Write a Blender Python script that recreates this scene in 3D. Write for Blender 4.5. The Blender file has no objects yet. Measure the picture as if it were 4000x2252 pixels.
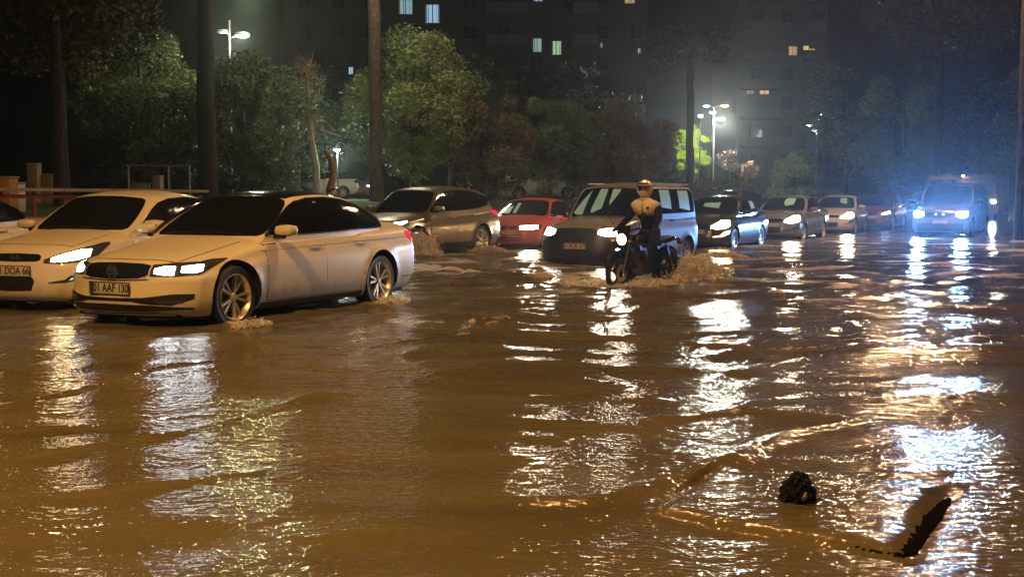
import bpy, bmesh, math, random
import numpy as np
from mathutils import Vector, Matrix, Euler
R = math.radians
random.seed(7); rng = np.random.default_rng(7)
sc = bpy.context.scene
col = sc.collection

# ------------------------------------------------------------------ camera, night sky, street lamp light, exposure
F, CH, Y0 = 4700.0, 1.32, 770.0           # focal length in photo pixels, camera height over the water, horizon row
PITCH = math.atan((1126 - Y0) / F)
cam = bpy.data.objects.new('camera', bpy.data.cameras.new('camera'))
col.objects.link(cam)
cam.location = (0, 0, CH); cam.rotation_euler = (math.pi / 2 - PITCH, 0, 0)
cam.data.sensor_width = 36; cam.data.lens = 36 * F / 4000
cam.data.clip_end = 2000; cam.data.clip_start = 0.05
sc.camera = cam
w = bpy.data.worlds.new('World'); sc.world = w; w.use_nodes = True
bg = w.node_tree.nodes['Background']
sky = w.node_tree.nodes.new('ShaderNodeTexSky'); sky.sky_type = 'NISHITA'; sky.sun_disc = False
sky.sun_elevation = R(-9); sky.sun_rotation = R(60)
w.node_tree.links.new(sky.outputs[0], bg.inputs[0]); bg.inputs[1].default_value = 0.05
sc.view_settings.view_transform = 'Standard'; sc.view_settings.look = 'None'
sc.view_settings.exposure = 0.0; sc.view_settings.gamma = 1
sc.cycles.use_denoising = True
sc.cycles.max_bounces = 6; sc.cycles.volume_bounces = 0; sc.cycles.sample_clamp_indirect = 2
sc.cycles.transparent_max_bounces = 8
GROUND = -0.06

def at(px, py, Y):
    """world point that photo pixel (px,py) shows at distance Y"""
    d = cam_rot @ Vector(((px - 2000) / F, -(py - 1126) / F, -1))
    return Vector((0, 0, CH)) + d * (Y / d.y)
cam_rot = Euler((math.pi / 2 - PITCH, 0, 0)).to_matrix()

# ------------------------------------------------------------------ materials
def mat(name, colr, rough=0.5, metal=0.0, coat=0.0, emit=None, es=0.0, bump=None, vary=None, spec=0.5):
    m = bpy.data.materials.new(name); m.use_nodes = True
    nt = m.node_tree; b = nt.nodes['Principled BSDF']
    b.inputs['Base Color'].default_value = (*colr, 1); b.inputs['Roughness'].default_value = rough
    b.inputs['Metallic'].default_value = metal; b.inputs['Coat Weight'].default_value = coat
    b.inputs['Coat Roughness'].default_value = 0.06
    b.inputs['Specular IOR Level'].default_value = spec
    if emit:
        b.inputs['Emission Color'].default_value = (*emit, 1); b.inputs['Emission Strength'].default_value = es
    tc = nt.nodes.new('ShaderNodeTexCoord')
    if vary:                                   # (scale, low, high) brightness variation: grime and wear
        n = nt.nodes.new('ShaderNodeTexNoise'); n.inputs['Scale'].default_value = vary[0]; n.inputs['Detail'].default_value = 5
        r = nt.nodes.new('ShaderNodeMapRange'); r.inputs[1].default_value = 0.3; r.inputs[2].default_value = 0.7
        r.inputs[3].default_value = vary[1]; r.inputs[4].default_value = vary[2]
        mx = nt.nodes.new('ShaderNodeVectorMath'); mx.operation = 'SCALE'; mx.inputs[0].default_value = colr
        nt.links.new(tc.outputs['Object'], n.inputs['Vector']); nt.links.new(n.outputs[0], r.inputs[0])
        nt.links.new(r.outputs[0], mx.inputs['Scale']); nt.links.new(mx.outputs[0], b.inputs['Base Color'])
    if bump:                                   # (scale, distance)
        n = nt.nodes.new('ShaderNodeTexNoise'); n.inputs['Scale'].default_value = bump[0]; n.inputs['Detail'].default_value = 3
        bp = nt.nodes.new('ShaderNodeBump'); bp.inputs['Distance'].default_value = bump[1]; bp.inputs['Strength'].default_value = 1
        nt.links.new(tc.outputs['Object'], n.inputs['Vector']); nt.links.new(n.outputs[0], bp.inputs['Height'])
        nt.links.new(bp.outputs[0], b.inputs['Normal'])
    return m

def paint(name, c, rough=0.34, metal=0.0):
    m = mat(name, c, rough, metal, coat=0.45, bump=(170, 0.0011), vary=(3.0, 0.93, 1.03))
    nt = m.node_tree; b = nt.nodes['Principled BSDF']; N = nt.nodes.new; L = nt.links.new; src = b.inputs['Base Color'].links[0].from_socket
    tc = N('ShaderNodeTexCoord'); sp = N('ShaderNodeSeparateXYZ'); L(tc.outputs['Object'], sp.inputs[0])
    g1 = N('ShaderNodeMapRange'); g1.inputs[1].default_value = .62; g1.inputs[2].default_value = .16; g1.inputs[3].default_value = -.28; g1.inputs[4].default_value = .34; L(sp.outputs['Z'], g1.inputs[0])
    n = N('ShaderNodeTexNoise'); n.inputs['Scale'].default_value = 7; n.inputs['Detail'].default_value = 9; n.inputs['Roughness'].default_value = .72; L(tc.outputs['Object'], n.inputs['Vector'])
    ad = N('ShaderNodeMath'); ad.operation = 'ADD'; L(g1.outputs[0], ad.inputs[0]); L(n.outputs[0], ad.inputs[1])
    r = N('ShaderNodeMapRange'); r.inputs[1].default_value = .50; r.inputs[2].default_value = .95; r.inputs[4].default_value = .6; L(ad.outputs[0], r.inputs[0])
    mx = N('ShaderNodeMix'); mx.data_type = 'RGBA'; L(r.outputs[0], mx.inputs[0]); L(src, mx.inputs[6]); mx.inputs[7].default_value = (.17, .13, .09, 1); L(mx.outputs[2], b.inputs['Base Color'])
    r2 = N('ShaderNodeMapRange'); r2.inputs[3].default_value = rough; r2.inputs[4].default_value = .6; L(r.outputs[0], r2.inputs[0]); L(r2.outputs[0], b.inputs['Roughness'])
    r3 = N('ShaderNodeMapRange'); r3.inputs[3].default_value = .4; r3.inputs[4].default_value = .05; L(r.outputs[0], r3.inputs[0]); L(r3.outputs[0], b.inputs['Coat Weight'])
    return m
M = dict(
    white=paint('white paint', (.78, .76, .73)), white2=paint('white paint worn', (.74, .70, .66), .35),
    beige=paint('bronze grey paint', (.30, .27, .23), .25, .4), red=paint('red paint', (.68, .10, .035)),
    vand=paint('dull silver paint', (.34, .32, .285), .42), reddim=mat('unlit red lens', (.16, .01, .012), .15, coat=1), vanp=paint('silver paint', (.42, .40, .37), .32, .3), darkp=paint('dark blue paint', (.07, .08, .10), .2, .3),
    greyp=paint('grey paint', (.26, .27, .29), .25, .4), cream=paint('cream paint', (.62, .55, .45)),
    mauve=paint('dull red paint', (.30, .13, .13)), blackp=paint('black paint', (.012, .013, .015), .12),
    glass=mat('dark car glass', (.006, .007, .008), .05, bump=(300, .0003), spec=.5),
    fog=mat('painted pane glow', (.20, .30, .22), .4, emit=(.58, .85, .55), es=.20, vary=(6, .6, 1.1)),  # light seen through the cabin, painted as self-lit patches on the panes
    trim=mat('black trim', (.012, .012, .012), .4), gloss=mat('gloss black', (.01, .01, .011), .12),
    chrome=mat('chrome', (.75, .74, .72), .14, 1.0), alloy=mat('alloy', (.78, .75, .70), .34, .65, vary=(30, .6, 1)),
    rubber=mat('rubber', (.012, .012, .012), .55, bump=(120, .002)), disc=mat('brake disc', (.12, .11, .1), .5, .8),
    well=mat('wheel well', (.006, .006, .006), .9), under=mat('underbody', (.008, .008, .008), .9),
    plate=mat('plate white', (.62, .60, .58), .4), ink=mat('plate black', (.01, .01, .01), .5), blue=mat('plate blue', (.02, .05, .3), .5),
    lampbox=mat('lamp housing', (.05, .055, .06), .08, coat=1), clear=mat('clear lamp glass', (.16, .16, .17), .1, .8),
    redlens=mat('red lens', (.35, .01, .02), .12, emit=(1, .03, .10), es=.8), amber=mat('amber lens', (.3, .10, .01), .2, emit=(1, .4, .03), es=.08),
    dark=mat('dark cloth', (.006, .007, .011), .85, bump=(60, .004), spec=.2), brownbark=mat('brown wet bark', (.05, .03, .02), .9, bump=(12, .06), vary=(7, .3, 1.5)), darkbark=mat('wet black bark', (.018, .014, .012), .9, bump=(14, .05)), vest=mat('pale vest', (.74, .68, .62), .7, bump=(40, .006)),
    helmet=mat('helmet shell', (.76, .72, .66), .2, coat=.5), skin=mat('skin', (.40, .24, .17), .5), glove=mat('black glove', (.015, .015, .015), .7),
    steel=mat('galvanised steel', (.42, .43, .43), .45, .7, vary=(8, .7, 1)), darkmetal=mat('dark metal', (.03, .03, .032), .4, .6),
    engine=mat('engine metal', (.16, .15, .15), .35, .8),
    bark=mat('bark', (.085, .062, .045), .9, bump=(14, .05), vary=(5, .5, 1.3)), palebark=mat('pale bark', (.34, .26, .18), .85, bump=(18, .03), vary=(6, .6, 1.2)),
    concrete=mat('concrete', (.30, .28, .25), .85, bump=(20, .01), vary=(2, .7, 1.1)), mud=mat('wet dark ground', (.045, .04, .03), .5, bump=(3, .06), vary=(.6, .5, 1.2)),
    grassm=mat('grass', (.03, .045, .018), .9, bump=(8, .05), vary=(.8, .5, 1.3)), wallb=mat('dark render facade', (.036, .033, .031), .9, vary=(.2, .8, 1.1)),
    wallg=mat('grey render facade', (.065, .065, .07), .9, vary=(.2, .8, 1.1)), slab=mat('balcony slab', (.10, .097, .097), .9, vary=(.5, .7, 1.1)), pane=mat('unlit pane', (.012, .014, .018), .1),
    yellow=mat('yellow plastic', (.34, .19, .02), .4), whitebox=mat('pale panel', (.24, .225, .205), .6, vary=(3, .6, 1.1)),
    rustred=mat('rust red paint', (.22, .05, .03), .6, vary=(6, .6, 1.2)), stripblack=mat('matt near-black', (.007, .006, .005), 1.0, bump=(50, .008), spec=0), bag=mat('black plastic', (.004, .004, .005), .55, bump=(90, .012), spec=.25),
    foamm=mat('foam', (.90, .88, .86), .3, bump=(90, .012), vary=(14, .6, 1.15)), greenneon=mat('green lamp', (.1, .5, .4), .4, emit=(.1, .9, .7), es=1.5))
_n = M['foamm'].node_tree; _b = _n.nodes['Principled BSDF']; _t = _n.nodes.new('ShaderNodeTexNoise'); _t.inputs['Scale'].default_value = 30; _t.inputs['Detail'].default_value = 4
_c = _n.nodes.new('ShaderNodeTexCoord'); _r = _n.nodes.new('ShaderNodeMapRange'); _r.inputs[1].default_value = .40; _r.inputs[2].default_value = .66; _r.inputs[3].default_value = .38; _b.inputs['Subsurface Weight'].default_value = .5; _b.inputs['Subsurface Scale'].default_value = .06
_n.links.new(_c.outputs['Object'], _t.inputs['Vector']); _n.links.new(_t.outputs[0], _r.inputs[0]); _n.links.new(_r.outputs[0], _b.inputs['Alpha'])
def leafmat(name, c, tr=.25):
    m = mat(name, c, .55, vary=(1.3, .45, 1.5))
    b = m.node_tree.nodes['Principled BSDF']; b.inputs['Transmission Weight'].default_value = 0
    b.inputs['Subsurface Weight'].default_value = 0
    return m
M['leaf'] = leafmat('leaf green', (.095, .135, .045)); M['leaf2'] = leafmat('leaf olive', (.14, .115, .06))
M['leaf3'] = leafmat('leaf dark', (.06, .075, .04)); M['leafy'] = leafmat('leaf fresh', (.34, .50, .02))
M['leafd'] = leafmat('dry leaf', (.24, .14, .07)); M['leafp'] = leafmat('leaf pale', (.18, .25, .08))
EM = {}
def emis(c, s):
    k = (tuple(c), s)
    if k not in EM: EM[k] = mat('lit lamp', (.8, .8, .8), .3, emit=c, es=s)
    return EM[k]

# ------------------------------------------------------------------ object helpers
def tag(o, label=None, cat=None, group=None, kind=None):
    for k, v in (('label', label), ('category', cat), ('group', group), ('kind', kind)):
        if v: o[k] = v
    return o
def empty(name, loc, rz=0, label=None, cat=None, group=None):
    o = bpy.data.objects.new(name, None); o.empty_display_size = .2; col.objects.link(o)
    o.location = loc; o.rotation_euler = (0, 0, rz)
    return tag(o, label, cat, group)
def mesh(name, V, Fc, m, parent=None, smooth=False, loc=None, rot=None):
    me = bpy.data.meshes.new(name); me.from_pydata([tuple(map(float, v)) for v in V], [], [tuple(map(int, f)) for f in Fc])
    me.materials.append(m)
    if smooth: me.polygons.foreach_set('use_smooth', [True] * len(me.polygons))
    me.update()
    o = bpy.data.objects.new(name, me); col.objects.link(o)
    if parent: o.parent = parent
    if loc is not None: o.location = loc
    if rot is not None: o.rotation_euler = rot
    return o
class MB:
    """collects shapes, links them as one mesh"""
    def __init__(s): s.V = []; s.F = []
    def add(s, V, Fc):
        n = len(s.V); s.V += [tuple(v) for v in V]; s.F += [tuple(i + n for i in f) for f in Fc]; return s
    def box(s, c, d, T=None, bev=0):
        x, y, z = d[0] / 2, d[1] / 2, d[2] / 2
        bm = bmesh.new(); bmesh.ops.create_cube(bm, size=1)
        for v in bm.verts: v.co = Vector((v.co.x * d[0], v.co.y * d[1], v.co.z * d[2]))
        if bev: bmesh.ops.bevel(bm, geom=bm.edges[:], offset=bev, segments=2, affect='EDGES', profile=.6)
        vs = [Vector(c) + (T @ v.co if T else v.co) for v in bm.verts]; bm.verts.index_update()
        fs = [[v.index for v in f.verts] for f in bm.faces]; bm.free(); return s.add(vs, fs)
    def tube(s, P, r, n=8, caps=True):
        P = [Vector(p) for p in P]; r = r if hasattr(r, '__len__') else [r] * len(P)
        V, Fc = [], []; up = None
        for i, p in enumerate(P):
            d = (P[min(i + 1, len(P) - 1)] - P[max(i - 1, 0)]).normalized()
            a = d.cross(Vector((0, 0, 1)) if abs(d.z) < .95 else Vector((1, 0, 0))).normalized() if up is None else (up - d * up.dot(d)).normalized()
            up = a; b = d.cross(a)
            for k in range(n):
                t = 2 * math.pi * k / n; V.append(p + (a * math.cos(t) + b * math.sin(t)) * r[i])
        for i in range(len(P) - 1):
            for k in range(n):
                j = (k + 1) % n; Fc.append((i * n + k, i * n + j, (i + 1) * n + j, (i + 1) * n + k))
        if caps: Fc += [tuple(range(n - 1, -1, -1)), tuple(range((len(P) - 1) * n, len(P) * n))]
        return s.add(V, Fc)
    def lathe(s, prof, n=32, axis='Y', c=(0, 0, 0), closed=False):
        V, Fc = [], []; m = len(prof)
        for k in range(n):
            t = 2 * math.pi * k / n; ct, st = math.cos(t), math.sin(t)
            for r, h in prof:
                p = {'Y': (r * ct, h, r * st), 'Z': (r * ct, r * st, h), 'X': (h, r * ct, r * st)}[axis]
                V.append((p[0] + c[0], p[1] + c[1], p[2] + c[2]))
        for k in range(n):
            j = (k + 1) % n
            for i in range(m - 1 + (1 if closed else 0)):
                i2 = (i + 1) % m; Fc.append((k * m + i, k * m + i2, j * m + i2, j * m + i))
        return s.add(V, Fc)
    def ball(s, c, rad, seg=10, rings=7):
        rad = rad if hasattr(rad, '__len__') else (rad,) * 3
        V = [(c[0], c[1], c[2] - rad[2])]; Fc = []
        for i in range(1, rings):
            ph = math.pi * i / rings
            for k in range(seg):
                t = 2 * math.pi * k / seg
                V.append((c[0] + rad[0] * math.sin(ph) * math.cos(t), c[1] + rad[1] * math.sin(ph) * math.sin(t), c[2] - rad[2] * math.cos(ph)))
        V.append((c[0], c[1], c[2] + rad[2])); e = len(V) - 1
        for k in range(seg):
            j = (k + 1) % seg; Fc.append((0, 1 + j, 1 + k)); Fc.append((e, e - seg + k, e - seg + j))
            for i in range(rings - 2):
                a = 1 + i * seg; Fc.append((a + k, a + j, a + seg + j, a + seg + k))
        return s.add(V, Fc)
    def build(s, name, m, parent=None, smooth=True, **k):
        o = mesh(name, s.V, s.F, m, parent, False, **k)
        if smooth: smooth_angle(o.data)
        return o
def smooth_angle(me, ang=40):
    bm = bmesh.new(); bm.from_mesh(me); bmesh.ops.recalc_face_normals(bm, faces=bm.faces[:])
    for f in bm.faces: f.smooth = True
    c = R(ang)
    for e in bm.edges:
        e.smooth = len(e.link_faces) == 2 and e.calc_face_angle(0) < c
    bm.to_mesh(me); bm.free()
def text(name, s, size, m, parent, loc, rot, sx=1.0, depth=.002):
    cu = bpy.data.curves.new(name, 'FONT'); cu.body = s; cu.size = size; cu.align_x = 'CENTER'; cu.align_y = 'CENTER'; cu.extrude = depth; cu.offset = size * .018
    t = bpy.data.objects.new('tmp', cu); col.objects.link(t)
    me = bpy.data.meshes.new_from_object(t.evaluated_get(bpy.context.evaluated_depsgraph_get()))
    bpy.data.objects.remove(t); me.materials.clear(); me.materials.append(m)
    o = bpy.data.objects.new(name, me); col.objects.link(o); o.parent = parent; o.location = loc; o.rotation_euler = rot; o.scale = (sx, 1, 1)
    return o
def spot(name, loc, dirv, energy, colr, size=70, blend=.6, parent=None, r=.05):
    l = bpy.data.lights.new(name, 'SPOT'); l.energy = energy; l.color = colr; l.spot_size = R(size); l.spot_blend = blend; l.shadow_soft_size = r
    o = bpy.data.objects.new(name, l); col.objects.link(o); o.location = loc
    o.rotation_euler = Vector(dirv).to_track_quat('-Z', 'Y').to_euler()
    if parent: o.parent = parent
    return o
def point(name, loc, energy, colr, r=.1, parent=None):
    l = bpy.data.lights.new(name, 'POINT'); l.energy = energy; l.color = colr; l.shadow_soft_size = r
    o = bpy.data.objects.new(name, l); col.objects.link(o); o.location = loc
    if parent: o.parent = parent
    return o
def crv(pts):
    """smooth monotone curve through points, vectorised"""
    X = np.array([p[0] for p in pts], float); Yv = np.array([p[1] for p in pts], float)
    h = np.diff(X); d = np.diff(Yv) / h; m = np.zeros(len(X)); m[0], m[-1] = d[0], d[-1]
    for i in range(1, len(X) - 1):
        m[i] = 0 if d[i - 1] * d[i] <= 0 else 2 * d[i - 1] * d[i] / (d[i - 1] + d[i])
    def f(x):
        if isinstance(x, float) or np.ndim(x) == 0:
            q = (float(x) - x0) * sc_; 
            if q <= 0: return T[0]
            if q >= 600: return T[600]
            i = int(q); return T[i] + (T[i + 1] - T[i]) * (q - i)
        return g(x)
    def g(x):
        x = np.clip(np.asarray(x, float), X[0], X[-1]); i = np.clip(np.searchsorted(X, x, 'right') - 1, 0, len(X) - 2)
        t = (x - X[i]) / h[i]
        return (2*t**3 - 3*t**2 + 1) * Yv[i] + (t**3 - 2*t**2 + t) * h[i] * m[i] + (-2*t**3 + 3*t**2) * Yv[i+1] + (t**3 - t**2) * h[i] * m[i+1]
    x0 = float(X[0]); sc_ = 600 / float(X[-1] - X[0]); T = [float(q) for q in g(np.linspace(X[0], X[-1], 601))]
    return f
def copy_tree(o, parent=None):
    c = o.copy(); col.objects.link(c); c.parent = parent
    for ch in [x for x in bpy.data.objects if x.parent == o]: copy_tree(ch, c)
    return c
# ------------------------------------------------------------------ cars
def boxgrid(nu, nv, nw):
    """surface grid of the unit box: list of (u,v,w) and faces, shared border verts"""
    idx = {}; V = []; Fc = []
    def g(i, j, k):
        if (i, j, k) not in idx: idx[(i, j, k)] = len(V); V.append((i / nu, -1 + 2 * j / nv, k / nw))
        return idx[(i, j, k)]
    for i in range(nu):
        for j in range(nv):
            Fc.append((g(i, j, 0), g(i, j+1, 0), g(i+1, j+1, 0), g(i+1, j, 0))); Fc.append((g(i, j, nw), g(i+1, j, nw), g(i+1, j+1, nw), g(i, j+1, nw)))
        for k in range(nw):
            Fc.append((g(i, 0, k), g(i+1, 0, k), g(i+1, 0, k+1), g(i, 0, k+1))); Fc.append((g(i, nv, k), g(i, nv, k+1), g(i+1, nv, k+1), g(i+1, nv, k)))
    for j in range(nv):
        for k in range(nw):
            Fc.append((g(0, j, k), g(0, j, k+1), g(0, j+1, k+1), g(0, j+1, k))); Fc.append((g(nu, j, k), g(nu, j+1, k), g(nu, j+1, k+1), g(nu, j, k+1)))
    return np.array(V), Fc

class Car:
    def __init__(c, name, label, cat, loc, heading, S, M1, group=None, z=GROUND):
        c.S = S; c.L = S['L']; c.W = S['W']; c.m = M1
        c.root = empty(name, (loc[0], loc[1], z), R(heading), label, cat, group)
        c.zb = crv(S['zb']); c.zt = crv(S['zt']); c.plan = crv(S['plan'])
        c.side = crv(S.get('side', [(0, .90), (.10, .955), (.3, .992), (.5, 1.0), (.68, .998), (.76, .985), (.80, .968), (.92, .945), (.975, .915), (1, .86)]))
        c.nw = crv(S['nose']); c.tw = crv(S['tail']); c.np = S.get('noseplan', .30); c.tp = S.get('tailplan', .22)
        c.drop = crv(S.get('drop', [(0, .09), (1.2, .08), (c.L, .06)]))
        c.zr = crv(S['roof']); c.A0, c.A1, c.B1, c.B0 = S['A0'], S['A1'], S['B1'], S['B0']; c.g0 = S.get('g0', .80)
        c.Wg = S['Wg']; c.gs = crv(S.get('gside', [(0, 1), (.35, .985), (.6, .93), (.85, .845), (.94, .79), (1, .70)]))
        c.gp = crv([(c.A0 - .3, .90), (c.A0 + .5, .97), (c.A1 + .5, 1.0), (c.B1 - .4, .99), (c.B0, S.get('gtail', .84))])
        c.wx = S['wheels']; c.wr = S['wr']
        c.lower(); c.green()
    # lower body: (u,v,w) -> point (x forward)
    def lo(c, u, v, w):
        av = np.abs(v); sf = c.nw(w) + c.np * av**3.2; sr = c.L - c.tw(w) - c.tp * av**4
        s = sf + u * (sr - sf)
        zb = c.zb(s); zt = c.zt(s) - c.drop(s) * av**3.5
        z = zb + w * (zt - zb)
        y = v * c.W * c.plan(s) * c.side(w)
        for x in c.wx:                                     # flare round the wheel arches
            d = np.hypot(s - x, z - c.wr); y = y + np.sign(v) * (av > .999) * .018 * np.exp(-((d - c.wr - .05) / .05)**2)
        return np.stack([c.L / 2 - s, y, z], -1)
    def P(c, u, v, w):
        u, v, w = float(u), float(v), float(w); av = abs(v); sf = c.nw(w) + c.np * av**3.2; sr = c.L - c.tw(w) - c.tp * av**4
        s = sf + u * (sr - sf); zb = c.zb(s); z = zb + w * (c.zt(s) - c.drop(s) * av**3.5 - zb); y = v * c.W * c.plan(s) * c.side(w)
        if av > .999:
            for x in c.wx: y += math.copysign(.018, v) * math.exp(-((math.hypot(s - x, z - c.wr) - c.wr - .05) / .05)**2)
        return np.array((c.L / 2 - s, y, z))
    def wof(c, s, v, z):
        zb = c.zb(s); return min(max((z - zb) / (c.zt(s) - c.drop(s) * abs(v)**3.5 - zb), 0.), 1.)
    def side_pt(c, s, z, sg):                              # point on the flank
        w = c.wof(s, 1, z); sf = c.nw(w) + c.np; sr = c.L - c.tw(w) - c.tp
        return c.P((s - sf) / (sr - sf), sg, w)
    def front_pt(c, q, z):                                 # |q|>1 wraps onto the flank, (|q|-1) metres back
        sg = np.sign(q) or 1; v = min(abs(q), 1) * sg; w = .5
        if abs(q) <= 1:
            for _ in range(6):
                s = c.nw(w) + c.np * abs(v)**3.2; w = c.wof(s, v, z)
            return c.P(0, v, w)
        for _ in range(6):
            s = c.nw(w) + c.np + abs(q) - 1; w = c.wof(s, 1, z)
        return c.side_pt(s, z, sg)
    def rear_pt(c, q, z):
        sg = np.sign(q) or 1; v = min(abs(q), 1) * sg; w = .5
        for _ in range(6):
            s = c.L - c.tw(w) - c.tp * abs(v)**4 - max(0, abs(q) - 1); w = c.wof(s, v, z)
        return c.P(1, v, w) if abs(q) <= 1 else c.side_pt(s, z, sg)
    def top_pt(c, s, v):
        sf = c.nw(1.) + c.np * abs(v)**3.2; sr = c.L - c.tw(1.) - c.tp * abs(v)**4
        return c.P((s - sf) / (sr - sf), v, 1)
    # greenhouse
    def gr(c, u, v, w):
        av = np.abs(v); bow = .13 * av**2.4
        sf = c.A0 + (c.A1 - c.A0) * w**.95 + bow; sr = c.B0 + (c.B1 - c.B0) * w**1.1 - bow * .8
        s = sf + u * (sr - sf); zr = c.zr(s) - .055 * av**2.6
        z = c.g0 + w * (zr - c.g0); y = v * c.Wg * c.gs(w) * c.gp(s)
        return np.stack([c.L / 2 - s, y, z], -1)
    def G(c, u, v, w):
        u, v, w = float(u), float(v), float(w); av = abs(v); bow = .13 * av**2.4; w = max(w, 0)
        sf = c.A0 + (c.A1 - c.A0) * w**.95 + bow; sr = c.B0 + (c.B1 - c.B0) * w**1.1 - bow * .8
        s = sf + u * (sr - sf); zr = c.zr(s) - .055 * av**2.6
        return np.array((c.L / 2 - s, v * c.Wg * c.gs(w) * c.gp(s), c.g0 + w * (zr - c.g0)))
    def gside(c, s, z, sg):
        w = min(max((z - c.g0) / (c.zr(s) - .055 - c.g0), 0.), 1.)
        sf = c.A0 + (c.A1 - c.A0) * w**.95 + .13; sr = c.B0 + (c.B1 - c.B0) * w**1.1 - .104
        return c.G((s - sf) / (sr - sf), sg, w)
    def patch(c, name, fn, rows, m, off=.004, par=None, nc=None, nr=6, thick=None, lin=True):
        """rows: list of (a, lo, hi); fn(a,b)->point. A thin raised panel following the surface."""
        A = [r[0] for r in rows]
        nc = nc or max(8, 3 * len(rows))
        T = np.unique(np.concatenate([np.linspace(A[0], A[-1], nc), A]) if A[-1] > A[0] else np.array(A))
        lo_ = np.interp(T, A, [r[1] for r in rows]); hi_ = np.interp(T, A, [r[2] for r in rows])
        cen = np.array([0, 0, .65]); V = []; Vb = []
        for a, l, h in zip(T, lo_, hi_):
            for j in range(nr + 1):
                b = l + (h - l) * j / nr
                p = fn(a, b); e = 1e-3
                da = fn(a + e, b) - fn(a - e, b); db = fn(a, b + e) - fn(a, b - e)
                n = np.cross(da, db); ln = np.linalg.norm(n)
                n = n / ln if ln > 1e-12 else np.array([0, 0, 1.])
                if np.dot(n, p - cen * np.array([1, 1, 1]) - np.array([p[0] * .6, 0, 0])) < 0: n = -n
                V.append(p + n * off); Vb.append(p + n * (off - (thick or off + .004)))
        n1, n2 = len(T), nr + 1; Fc = []
        for i in range(n1 - 1):
            for j in range(n2 - 1): Fc.append((i*n2+j, (i+1)*n2+j, (i+1)*n2+j+1, i*n2+j+1))
        N = len(V); bd = [(i * n2) for i in range(n1)] + [(n1-1)*n2 + j for j in range(1, n2)] + [i * n2 + n2 - 1 for i in range(n1-2, -1, -1)] + [j for j in range(n2-2, 0, -1)]
        for k in range(len(bd)):
            a, b = bd[k], bd[(k+1) % len(bd)]; Fc.append((a, b, b + N, a + N))
        o = mesh(name, V + Vb, Fc, m, par or c.root)
        bm = bmesh.new(); bm.from_mesh(o.data)
        bmesh.ops.delete(bm, geom=[v for v in bm.verts if not v.link_faces], context='VERTS')
        bm.to_mesh(o.data); bm.free(); smooth_angle(o.data, 35)
        return o
    def lower(c):
        V, Fc = boxgrid(96, 26, 22)
        P = c.lo(V[:, 0], V[:, 1], V[:, 2])
        o = mesh('body', P, Fc, c.m, c.root); o.data.materials.append(M['well'])
        smooth_angle(o.data, 60)
        mb = MB()
        for x in c.wx:
            for sg in (-1, 1):
                mb.lathe([(0, -.17), (c.wr + .048, -.17), (c.wr + .048, .17), (0, .17)], 48, 'Y', (c.L / 2 - x, sg * (c.W - .06), c.wr + .012))
        cut = mb.build('cutter', M['well'], None, smooth=False)
        bm = bmesh.new(); bm.from_mesh(cut.data); bmesh.ops.remove_doubles(bm, verts=bm.verts[:], dist=1e-5); bmesh.ops.recalc_face_normals(bm, faces=bm.faces[:]); bm.to_mesh(cut.data); bm.free()
        md = o.modifiers.new('arches', 'BOOLEAN'); md.object = cut; md.operation = 'DIFFERENCE'; md.solver = 'EXACT'
        try: md.material_mode = 'TRANSFER'
        except Exception: pass
        cut.matrix_world = Matrix.Identity(4)
        pr, o.parent = o.parent, None
        dg = bpy.context.evaluated_depsgraph_get(); dg.update()
        me = bpy.data.meshes.new_from_object(o.evaluated_get(dg))
        o.modifiers.clear(); o.data = me; o.parent = pr; bpy.data.objects.remove(cut); c.body = o
    def green(c):
        V, Fc = boxgrid(48, 20, 14)
        o = mesh('cabin_shell', c.gr(V[:, 0], V[:, 1], V[:, 2]), Fc, c.m, c.root); smooth_angle(o.data, 50)
    # -------- parts
    def wheel(c, s, sg, nsp=5, simple=False, mrim='alloy', twin=True):
        r = c.wr; x = c.L / 2 - s
        rr = c.S.get('rim', .70) * r; hw = .11
        t = MB().lathe([(rr, -hw), (r * .93, -hw), (r * .985, -hw * .8), (r, -hw * .4), (r, hw * .4), (r * .985, hw * .82), (r * .93, hw), (rr + .012, hw * .95), (rr, hw * .8)], 48, closed=True)
        wrot = (0, 0, 0 if sg > 0 else math.pi)
        loc = (x, sg * (c.W - .03 - hw), r)
        wh = empty('wheel', loc, 0); wh.parent = c.root; wh.rotation_euler = wrot
        t.build('tyre', M['rubber'], wh)
        d = MB().lathe([(0, hw * .1), (rr * .62, hw * .1), (rr * .62, hw * .2), (0, hw * .2)], 28)
        d.build('brake_disc', M['disc'], wh)
        rim = MB().lathe([(rr * .90, -hw * .6), (rr * .93, hw * .7), (rr * 1.0, hw * .90), (rr * 1.015, hw * .98), (rr * .985, hw * 1.02), (rr * .95, hw * .9), (rr * .88, hw * .6), (rr * .86, -hw * .6)], 44, closed=True)
        rim.lathe([(0, hw * .82), (rr * .13, hw * .82), (rr * .19, hw * .70), (rr * .2, hw * .3), (0, hw * .3)], 20)
        a0 = random.random() * 6
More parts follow.
